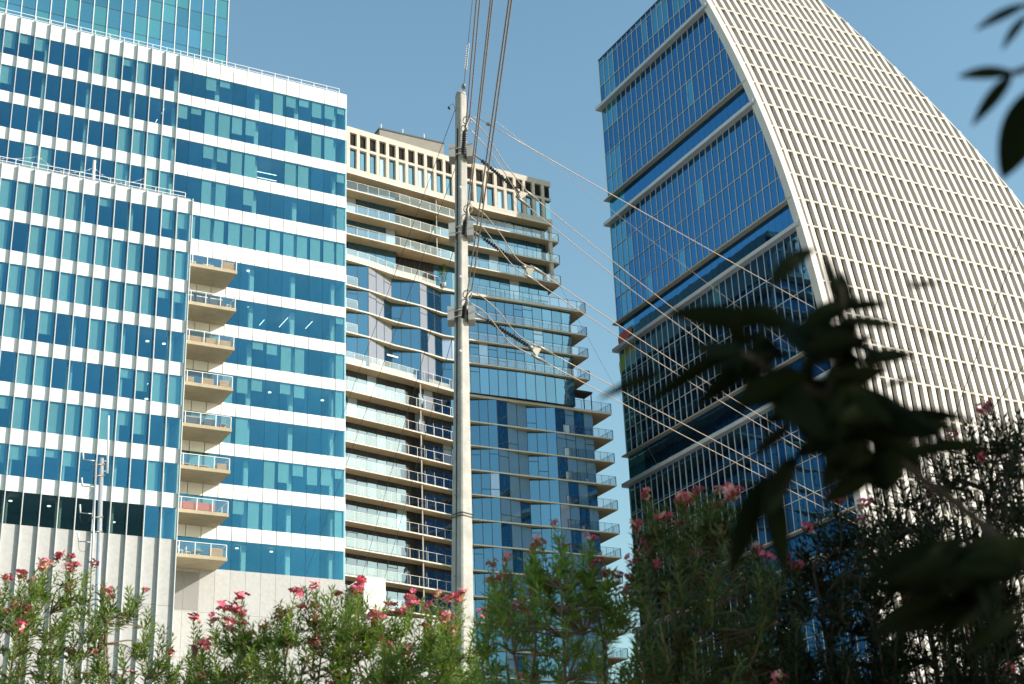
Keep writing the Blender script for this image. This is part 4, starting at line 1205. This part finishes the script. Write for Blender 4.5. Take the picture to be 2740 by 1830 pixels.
def interp(poly, x):
    if x <= poly[0][0]: return poly[0][1]
    for (a, b), (c, d) in zip(poly[:-1], poly[1:]):
        if x <= c: return b + (d - b) * (x - a) / (c - a)
    return poly[-1][1]

def oleander(label,  sky_line, dist, n_tip, n_in, seed, depth=1.1, leaf=.10, flowers=.4, floor=1960, flower_at=(), tone=(0, 1), low=1.0, fsize=1.25, bark='bark', green='oleander'):
    rr = random.Random(seed)
    x0, x1 = sky_line[0][0], sky_line[-1][0]
    base = at((x0 + x1) / 2, 1900, dist); base.z = 0
    sh = thing('oleander_bush', label, 'bush', base, 'oleander bushes along the bottom')
    ends = []
    for x, y in flower_at: ends.append((at(x, y, dist - rr.uniform(0, .4)), True))
    for i in range(n_tip):
        x = x0 + (x1 - x0) * (i + rr.random()) / n_tip
        ends.append((at(x, interp(sky_line, x) + rr.uniform(0, 42), dist + rr.uniform(-.5, .5) * depth), rr.random() < flowers))
    for i in range(n_in):
        x = rr.uniform(x0, x1); y = interp(sky_line, x); y += 30 + (floor - y) * rr.random() ** low
        ends.append((at(x, y, dist + rr.uniform(-1, 1) * depth), rr.random() < flowers * .16))
    # stems: a handful of leaders from the foot, each shoot springs from the nearest one
    nl = max(4, int((x1 - x0) / 60)); leaders = []
    tops = [e[0] for e in ends]
    for i in range(nl):
        x = x0 + (x1 - x0) * (i + .5 + rr.uniform(-.3, .3)) / nl; y = interp(sky_line, x) + rr.uniform(90, 260)
        t = at(x, y, dist + rr.uniform(-.5, .5) * depth); f0 = base + Vector((rr.gauss(0, .12), rr.gauss(0, .12), 0)) + (t - base) * Vector((.25, .25, 0)).x * 1.0
        f0.z = 0
        m1 = f0.lerp(t, .5) + Vector((rr.gauss(0, .18), rr.gauss(0, .18), 0)); m2 = f0.lerp(t, .8) + Vector((rr.gauss(0, .12), rr.gauss(0, .12), 0))
        pth = curve([f0, m1, m2, t], 5); leaders.append(pth)
        tube('stem', sh, M[bark], pth, [.030, .008], 6)
    tv, tf, quads = [], [], []
    fl = []
    for tip, has in ends:
        pth = min(leaders, key=lambda p: min((q - tip).length for q in p[len(p) // 3:]))
        cand = [q for q in pth[len(pth) // 3:] if q.z < tip.z - .15] or [pth[len(pth) // 3]]
        root = min(cand, key=lambda q: (q - tip).length)
        up = Vector((rr.gauss(0, .22), rr.gauss(0, .22), 1)).normalized()
        L = (tip - root).length
        mid_ = root.lerp(tip, .55) + Vector((0, 0, -.12 * L)) + (tip - root).cross(Vector((0, 0, 1))) * rr.uniform(-.1, .1)
        sh_len = min(rr.uniform(.30, .52), L * .9) * (leaf / .1)
        pre_ = tip - up * sh_len * .5 + (root - tip).normalized() * sh_len * .3
        cv = curve([root, mid_, pre_, tip], 4)
        vv, ff = tube_geo(cv, [.0075, .003], 4); k = len(tv); tv += vv; tf += [tuple(k + j for j in q) for q in ff]
        # whorls of three narrow leaves up the shoot
        nw = int(sh_len / (.030 * leaf / .1)); d0 = (tip - pre_).normalized(); a0 = rr.uniform(0, 6.28)
        ux = d0.orthogonal().normalized(); uy = d0.cross(ux); kt = rr.uniform(*tone)
        for w in range(nw):
            t = w / max(1, nw - 1); c = pre_.lerp(tip, t) if t > .0 else pre_
            c = mid_.lerp(pre_, .55 + .45 * min(1, t * 2)) if t < .3 else pre_.lerp(tip, (t - .3) / .7)
            for j in range(4):
                a = a0 + w * .8 + j * 1.571 + rr.gauss(0, .25); rad = ux * math.cos(a) + uy * math.sin(a)
                lift = .35 + .75 * t + rr.gauss(0, .2); d = (rad + d0 * lift).normalized(); ll = leaf * rr.uniform(.75, 1.25) * (1 - .35 * t * t)
                tipp = c + d * ll + Vector((0, 0, -.02 * rr.random())); side = d.cross(rad.cross(d).cross(d) if False else d0).normalized() * ll * .105
                quads.append((c + rad * .004, tipp, side, side.cross(d).normalized() * ll * .04, min(1, max(0, kt * .6 + rr.random() * .45 - .1 + .15 * t))))
        if has: fl.append((tip + up * .02, up))
    tw = put(bpy.data.objects.new('twigs', mesh_from('twigs', tv, tf, M[bark], True)), Matrix(), sh); tw['kind'] = 'stuff'
    fo = put(bpy.data.objects.new('foliage', leaves_mesh('foliage', quads, M[green])), Matrix(), sh); fo['kind'] = 'stuff'
    for p, up in fl:
        s = rr.uniform(.8, 1.25) * fsize
        Mx = Matrix.Translation(p) @ up.to_track_quat('Z', 'Y').to_matrix().to_4x4() @ Matrix.Rotation(rr.uniform(0, 6), 4, 'Z') @ Matrix.Scale(s, 4)
        put(bpy.data.objects.new('flower_cluster', rr.choice(FLOWERS)), Mx, sh)
    return sh
oleander('sparse oleander bush at the far left with bare forked branches and pink flowers', [(-60, 1570), (0, 1545), (60, 1510), (130, 1500), (200, 1495), (262, 1535), (300, 1590)], 14.5, 16, 64, 31, leaf=.108, floor=1800,
         flower_at=((145, 1500), (182, 1495), (248, 1520), (20, 1552), (85, 1562), (190, 1582), (40, 1630), (62, 1638), (118, 1526), (15, 1646), (72, 1676), (62, 1692)))
oleander('thin upright oleander bush before the finned stone wall, right of the far left one', [(250, 1580), (325, 1548), (350, 1560), (420, 1620), (455, 1690), (530, 1655), (555, 1730)], 14.5, 9, 46, 37, leaf=.108, flowers=.2, floor=1850,
         flower_at=((385, 1584), (292, 1588), (445, 1755), (252, 1752), (193, 1748), (355, 1806)))
oleander('dark dense oleander bush with many pink flowers below the balconies', [(470, 1790), (520, 1740), (570, 1680), (620, 1625), (690, 1640), (760, 1600), (840, 1562), (900, 1575), (960, 1600)], 13.5, 28, 165, 41, leaf=.108, flowers=.22,
         flower_at=((600, 1630), (645, 1605), (625, 1635), (570, 1665), (600, 1680), (640, 1675), (705, 1680), (740, 1640), (755, 1655), (850, 1672), (800, 1630), (835, 1622), (540, 1735), (560, 1730), (520, 1745), (525, 1765), (545, 1820), (660, 1815), (845, 1582), (840, 1730)))
oleander('bright green oleander bush at the foot of the tan apartment tower, left of the pole', [(900, 1590), (940, 1560), (1000, 1600), (1060, 1600), (1110, 1600), (1180, 1625), (1250, 1650), (1300, 1640)], 13.0, 26, 145, 43, leaf=.108, flowers=.25, tone=(.3, 1),
         flower_at=((955, 1570), (965, 1590), (1105, 1622), (1150, 1630), (1172, 1595), (1195, 1615), (1220, 1610), (1240, 1598), (1185, 1650), (1140, 1680), (1000, 1650), (1010, 1662), (1200, 1702)))
oleander('tall blurred oleander bush right of the pole, flowers against the folded glass', [(1270, 1640), (1310, 1530), (1360, 1515), (1420, 1480), (1490, 1410), (1530, 1480), (1580, 1445), (1640, 1540), (1720, 1570)], 10.0, 20, 120, 47, leaf=.10, flowers=.2, fsize=1.05, tone=(.1, .9),
         flower_at=((1490, 1412), (1582, 1448), (1436, 1462), (1425, 1480), (1355, 1505), (1318, 1518), (1512, 1468), (1345, 1560), (1430, 1598), (1345, 1605), (1330, 1628), (1390, 1630), (1405, 1652), (1478, 1570), (1600, 1512), (1588, 1530), (1625, 1545), (1650, 1550), (1685, 1560)))
oleander('tall dark oleander bush with pink flowers before the flank of the sail tower', [(1690, 1500), (1725, 1335), (1770, 1370), (1830, 1330), (1890, 1318), (1960, 1322), (2010, 1440), (2070, 1470), (2140, 1520)], 9.6, 26, 250, 53, leaf=.10, flowers=.2, fsize=1.05, tone=(.0, .8), green='oleander_shaded',
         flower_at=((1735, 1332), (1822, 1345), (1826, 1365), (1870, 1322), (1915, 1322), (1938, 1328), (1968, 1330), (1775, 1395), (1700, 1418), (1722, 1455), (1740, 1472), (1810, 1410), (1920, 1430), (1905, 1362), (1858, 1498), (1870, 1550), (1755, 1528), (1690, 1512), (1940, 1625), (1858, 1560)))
oleander('shaded black green oleander bush filling the lower right corner', [(2080, 1560), (2150, 1400), (2210, 1330), (2300, 1345), (2400, 1250), (2480, 1190), (2560, 1170), (2640, 1090), (2700, 1100), (2800, 1120)], 9.2, 34, 420, 59, leaf=.10, flowers=.1, fsize=1.0, bark='bark_dark', green='oleander_deep_shade', tone=(0, .3), low=.75, depth=.9,  # low leaf tones and dark bark paint in its shade too
         flower_at=((2230, 1345), (2245, 1352), (2325, 1360), (2645, 1098), (2310, 1400), (2420, 1610), (2620, 1240), (2490, 1330)))

# ---------------------------------------------------------------- out of focus broad leaves close to the camera
def broad_leaf(base, tip, width, parent, rr, curl=.12, roll=0.0, m=None):
    ax = tip - base; L = ax.length; d = ax / L
    side = d.cross(FW).normalized(); nrm = side.cross(d)
    side = (side * math.cos(roll) + nrm * math.sin(roll)); nrm = side.cross(d).normalized()
    top, bot = [], []; n = 9; v, f = [], []
    for i in range(n + 1):
        t = i / n; w = width / 2 * (math.sin(math.pi * min(1, t ** .85)) ** .8 if 0 < t < 1 else 0.02)
        c = base + ax * t - Vector((0, 0, curl * L * (t * t - t * .4))) ; c += Vector((0, 0, curl * L * .6 * t))
        for o in (.0012, -.0012):
            v += [tuple(c - side * w + nrm * (w * .25 + o)), tuple(c + nrm * o), tuple(c + side * w + nrm * (w * .25 + o))]
    for i in range(n):
        a, b = i * 6, i * 6 + 6
        f += [(a, a + 1, b + 1, b), (a + 1, a + 2, b + 2, b + 1), (a + 4, a + 3, b + 3, b + 4), (a + 5, a + 4, b + 4, b + 5), (a, b, b + 3, a + 3), (a + 2, a + 5, b + 5, b + 2)]
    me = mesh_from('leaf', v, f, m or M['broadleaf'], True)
    at__ = me.attributes.new('leaf_tone', 'FLOAT', 'FACE'); at__.data.foreach_set('value', [rr.random()] * len(me.polygons))
    return put(bpy.data.objects.new('leaf', me), Matrix(), parent)
rr = random.Random(77)
def Z1(x, y): return (1580 + x * 1.1158, 600 + y * 1.1158)
def Z2(x, y): return (2500 + x * .558, y * .558)
DL = 1.9
def px_width(w, D=DL): return w * D * 1.08 / F_PX
branch = thing('leafy_branch', 'blurred black leaf cluster hanging close to the camera before the sail tower', 'branch', (*at(2500, 1700, DL).xy, 0), 'near branches of the shade tree')
stem_px = [(2790, 1560), (2600, 1380), (2400, 1230), (2230, 1080), (2060, 985), (1960, 930)]
tube('twig', branch, M['bark_dark'], curve([at(x, y, DL + .1 * math.sin(i)) for i, (x, y) in enumerate(stem_px)]), [.008, .003], 6)
tube('twig', branch, M['bark_dark'], curve([at(*Z1(560, 440), DL), at(*Z1(590, 330), DL), at(*Z1(605, 240), DL), at(*Z1(600, 150), DL)]), .004, 6)
tube('twig', branch, M['bark_dark'], curve([at(*Z1(400, 330), DL), at(*Z1(480, 380), DL), at(*Z1(600, 420), DL)]), .005, 6)
for (b, t, w) in [((180, 352), (18, 420), 26), ((420, 235), (185, 212), 66), ((420, 250), (118, 440), 46), ((430, 300), (250, 440), 60), ((440, 330), (300, 350), 60), ((470, 240), (360, 200), 60),
                  ((430, 150), (540, 60), 48), ((612, 220), (560, 70), 38), ((600, 205), (715, 192), 30), ((596, 228), (745, 245), 32), ((645, 328), (780, 314), 44), ((695, 390), (790, 366), 15),
                  ((770, 240), (852, 298), 17), ((765, 132), (775, 158), 14), ((770, 152), (840, 143), 17), ((620, 200), (600, 110), 40), ((470, 420), (720, 650), 120), ((590, 385), (800, 590), 105), ((540, 370), (860, 520), 80), ((420, 380), (560, 500), 90),
                  ((560, 330), (430, 210), 70), ((600, 260), (470, 260), 70), ((640, 240), (520, 330), 80), ((520, 360), (350, 430), 85), ((600, 380), (420, 480), 90), ((640, 400), (520, 560), 95), ((560, 430), (600, 620), 80), ((700, 460), (925, 472), 34), ((690, 450), (900, 500), 40),
                  ((430, 590), (470, 850), 62), ((420, 600), (335, 840), 66), ((500, 560), (420, 700), 70), ((720, 500), (720, 640), 90), ((650, 520), (560, 640), 80), ((380, 290), (330, 230), 50), ((480, 480), (390, 560), 40), ((640, 330), (560, 420), 90), ((700, 420), (640, 500), 70)]:
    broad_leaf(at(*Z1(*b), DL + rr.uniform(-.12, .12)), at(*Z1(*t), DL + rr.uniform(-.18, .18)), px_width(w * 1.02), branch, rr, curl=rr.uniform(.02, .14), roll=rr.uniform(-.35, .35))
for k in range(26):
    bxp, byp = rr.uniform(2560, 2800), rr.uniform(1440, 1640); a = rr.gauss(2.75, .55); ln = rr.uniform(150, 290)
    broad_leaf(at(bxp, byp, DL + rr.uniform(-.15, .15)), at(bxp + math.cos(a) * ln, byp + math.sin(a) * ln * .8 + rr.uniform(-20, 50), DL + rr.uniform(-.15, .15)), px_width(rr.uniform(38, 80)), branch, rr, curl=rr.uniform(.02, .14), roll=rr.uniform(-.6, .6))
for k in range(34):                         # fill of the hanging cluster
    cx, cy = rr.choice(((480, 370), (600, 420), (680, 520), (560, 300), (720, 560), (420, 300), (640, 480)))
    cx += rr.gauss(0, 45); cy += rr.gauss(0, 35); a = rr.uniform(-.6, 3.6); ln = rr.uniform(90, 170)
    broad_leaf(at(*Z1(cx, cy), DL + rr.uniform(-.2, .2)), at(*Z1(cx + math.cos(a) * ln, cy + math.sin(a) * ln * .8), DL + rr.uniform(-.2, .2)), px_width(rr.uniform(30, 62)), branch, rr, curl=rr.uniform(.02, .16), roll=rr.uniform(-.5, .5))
br2 = thing('leafy_branch', 'blurred dark twig of drooping leaves in the upper right corner against the sky', 'branch', (*at(2800, 200, DL - .3).xy, 0), 'near branches of the shade tree')
D2 = DL - .3
tube('twig', br2, M['bark_dark'], curve([at(*Z2(620, 250), D2), at(*Z2(450, 325), D2), at(*Z2(380, 350), D2)]), .004, 6)
tube('twig', br2, M['bark_dark'], curve([at(*Z2(650, 100), D2), at(*Z2(500, 40), D2), at(*Z2(440, 25), D2)]), .004, 6)
for (b, t, w) in [((450, 18), (195, 145), 52), ((450, 70), (325, 240), 46), ((385, 348), (112, 368), 66), ((378, 350), (178, 605), 74), ((520, 400), (325, 862), 215), ((560, 330), (450, 300), 50)]:
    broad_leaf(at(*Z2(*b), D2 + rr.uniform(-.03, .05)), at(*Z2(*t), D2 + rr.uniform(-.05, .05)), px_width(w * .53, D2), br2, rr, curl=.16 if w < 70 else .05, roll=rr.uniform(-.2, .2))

# the shade tree those branches belong to, then two unseen trees added to block light
def big_tree(label, foot, crown_c, radii, n, seed, leaf):
    q = random.Random(seed); t = thing('shade_tree', label, 'tree', foot)
    tube('trunk', t, M['bark_dark'], curve([foot, foot.lerp(crown_c, .45) + Vector((.15, .1, 0)), crown_c]), [.22, .08], 10)
    for i in range(7):
        e = crown_c + Vector((q.gauss(0, .5) * radii[0], q.gauss(0, .5) * radii[1], q.uniform(-.2, .7) * radii[2]))
        tube('limb', t, M['bark_dark'], curve([foot.lerp(crown_c, .5 + .05 * i), crown_c.lerp(e, .4), e]), [.07, .015], 6)
    quads = []
    while len(quads) < n:
        p = Vector((q.uniform(-1, 1), q.uniform(-1, 1), q.uniform(-1, 1)))
        if p.length > 1 or noise.noise(p * 2.3) < -.22: continue
        p = crown_c + Vector((p.x * radii[0], p.y * radii[1], p.z * radii[2]))
        d = Vector((q.gauss(0, 1), q.gauss(0, 1), q.gauss(-.5, .6))).normalized(); s = d.orthogonal().normalized(); s = (s * math.cos(q.random() * 6) + d.cross(s) * math.sin(q.random() * 6)) * leaf * .17
        quads.append((p, p + d * leaf * q.uniform(.7, 1.3), s, s.cross(d).normalized() * leaf * .05, q.random()))
    put(bpy.data.objects.new('crown', leaves_mesh('crown', quads, M['broadleaf'])), Matrix(), t)['kind'] = 'stuff'
R2 = right; F2 = Vector((FW.x, FW.y, 0)).normalized()
big_tree('broad leaved shade tree just outside the right edge whose near branches hang into view', R2 * 4.2 + F2 * 2.2, R2 * 4.0 + F2 * 2.6 + Vector((0, 0, 4.4)), (2.0, 2.4, 2.0), 8000, 5, .22)
big_tree('unseen broad leaved tree added over and behind the viewer to block sky light', R2 * 1.8 - F2 * 3.4, R2 * 1.0 - F2 * 1.6 + Vector((0, 0, 6.4)), (4.6, 3.6, 1.7), 7000, 15, .30)
big_tree('unseen tree added beyond the right edge to shade the corner bush', R2 * 8.6 + F2 * 7.4, R2 * 8.6 + F2 * 7.4 + Vector((0, 0, 7.5)), (2.7, 2.4, 3.2), 14000, 6, .28)

# plants on the apartment tower terraces
def small_tree(label, foot, h, w, n, seed, leaf=.22, cat='tree'):
    q = random.Random(seed); t = thing('potted_tree', label, cat, foot)
    tube('pot', t, M['concrete_edge'], [foot, foot + Vector((0, 0, .5))], [.22, .3], 10)
    tube('trunk', t, M['bark'], [foot + Vector((0, 0, .45)), foot + Vector((.03, 0, h * .9))], [.04, .015], 6)
    quads = []
    for i in range(n):
        z = q.uniform(.3, 1); r_ = w * (1.05 - z) * q.random() ** .5; a = q.uniform(0, 6.28)
        p = foot + Vector((math.cos(a) * r_, math.sin(a) * r_, .3 + z * (h - .3))); d = Vector((q.gauss(0, 1), q.gauss(0, 1), q.gauss(0, .7))).normalized(); s = d.orthogonal().normalized() * leaf * .22
        quads.append((p, p + d * leaf, s, s.cross(d).normalized() * leaf * .05, q.uniform(.4, 1)))
    put(bpy.data.objects.new('crown', leaves_mesh('crown', quads, M['oleander'])), Matrix(), t)['kind'] = 'stuff'
small_tree('small bright green potted tree on the upper left terrace beside the concrete pole', Vector((73.2, 151.35 - .75, 80.31)), 3.6, 1.0, 260, 3)
small_tree('tiny green potted shrub on a left balcony below the crown', Vector((71.2, 149.5, 86.31)), 1.5, .5, 90, 4, .16, 'plant')
def hedge(label, p, q_, z, h, w, n, seed):
    q = random.Random(seed); p, q_ = Vector(p), Vector(q_); c = (p + q_) / 2; t = thing('hedge_planter', label, 'plant', (c.x, c.y, z)); d_ = (q_ - p); ang = math.atan2(d_.y, d_.x)
    put(bpy.data.objects.new('trough', cube(M['concrete_edge'])), box_matrix((c.x, c.y, z + .3), (d_.length, w, .59), ang), t); quads = []
    for i in range(n):
        a = p.lerp(q_, q.random()); pt = Vector((a.x + q.gauss(0, .15), a.y + q.gauss(0, .2), z + .55 + q.random() ** 1.5 * h)); d = Vector((q.gauss(0, 1), q.gauss(0, 1), q.gauss(.3, .7))).normalized(); s = d.orthogonal().normalized() * .05
        quads.append((pt, pt + d * .3, s, s.cross(d).normalized() * .01, q.random()))
    put(bpy.data.objects.new('foliage', leaves_mesh('foliage', quads, M['oleander'])), Matrix(), t)['kind'] = 'stuff'
hedge('green planted trough along the right terrace rail of the tan apartment tower', (77.4, 151.85), (88.0, 151.5), 67.41, 1.0, .5, 900, 8)
for i, (x, z, lab) in enumerate(((92.4, 58.01, 'round potted plant on a right corner balcony, upper'), (91.4, 52.01, 'bushy plant on a right corner balcony, middle'), (93.6, 49.01, 'low plant on a right corner balcony, lower'), (92.6, 46.01, 'small plant on the lowest visible right corner balcony'))):
    small_tree(lab, Vector((x, 151.75, z)), 1.0, .55, 70, 20 + i, .18, 'plant')
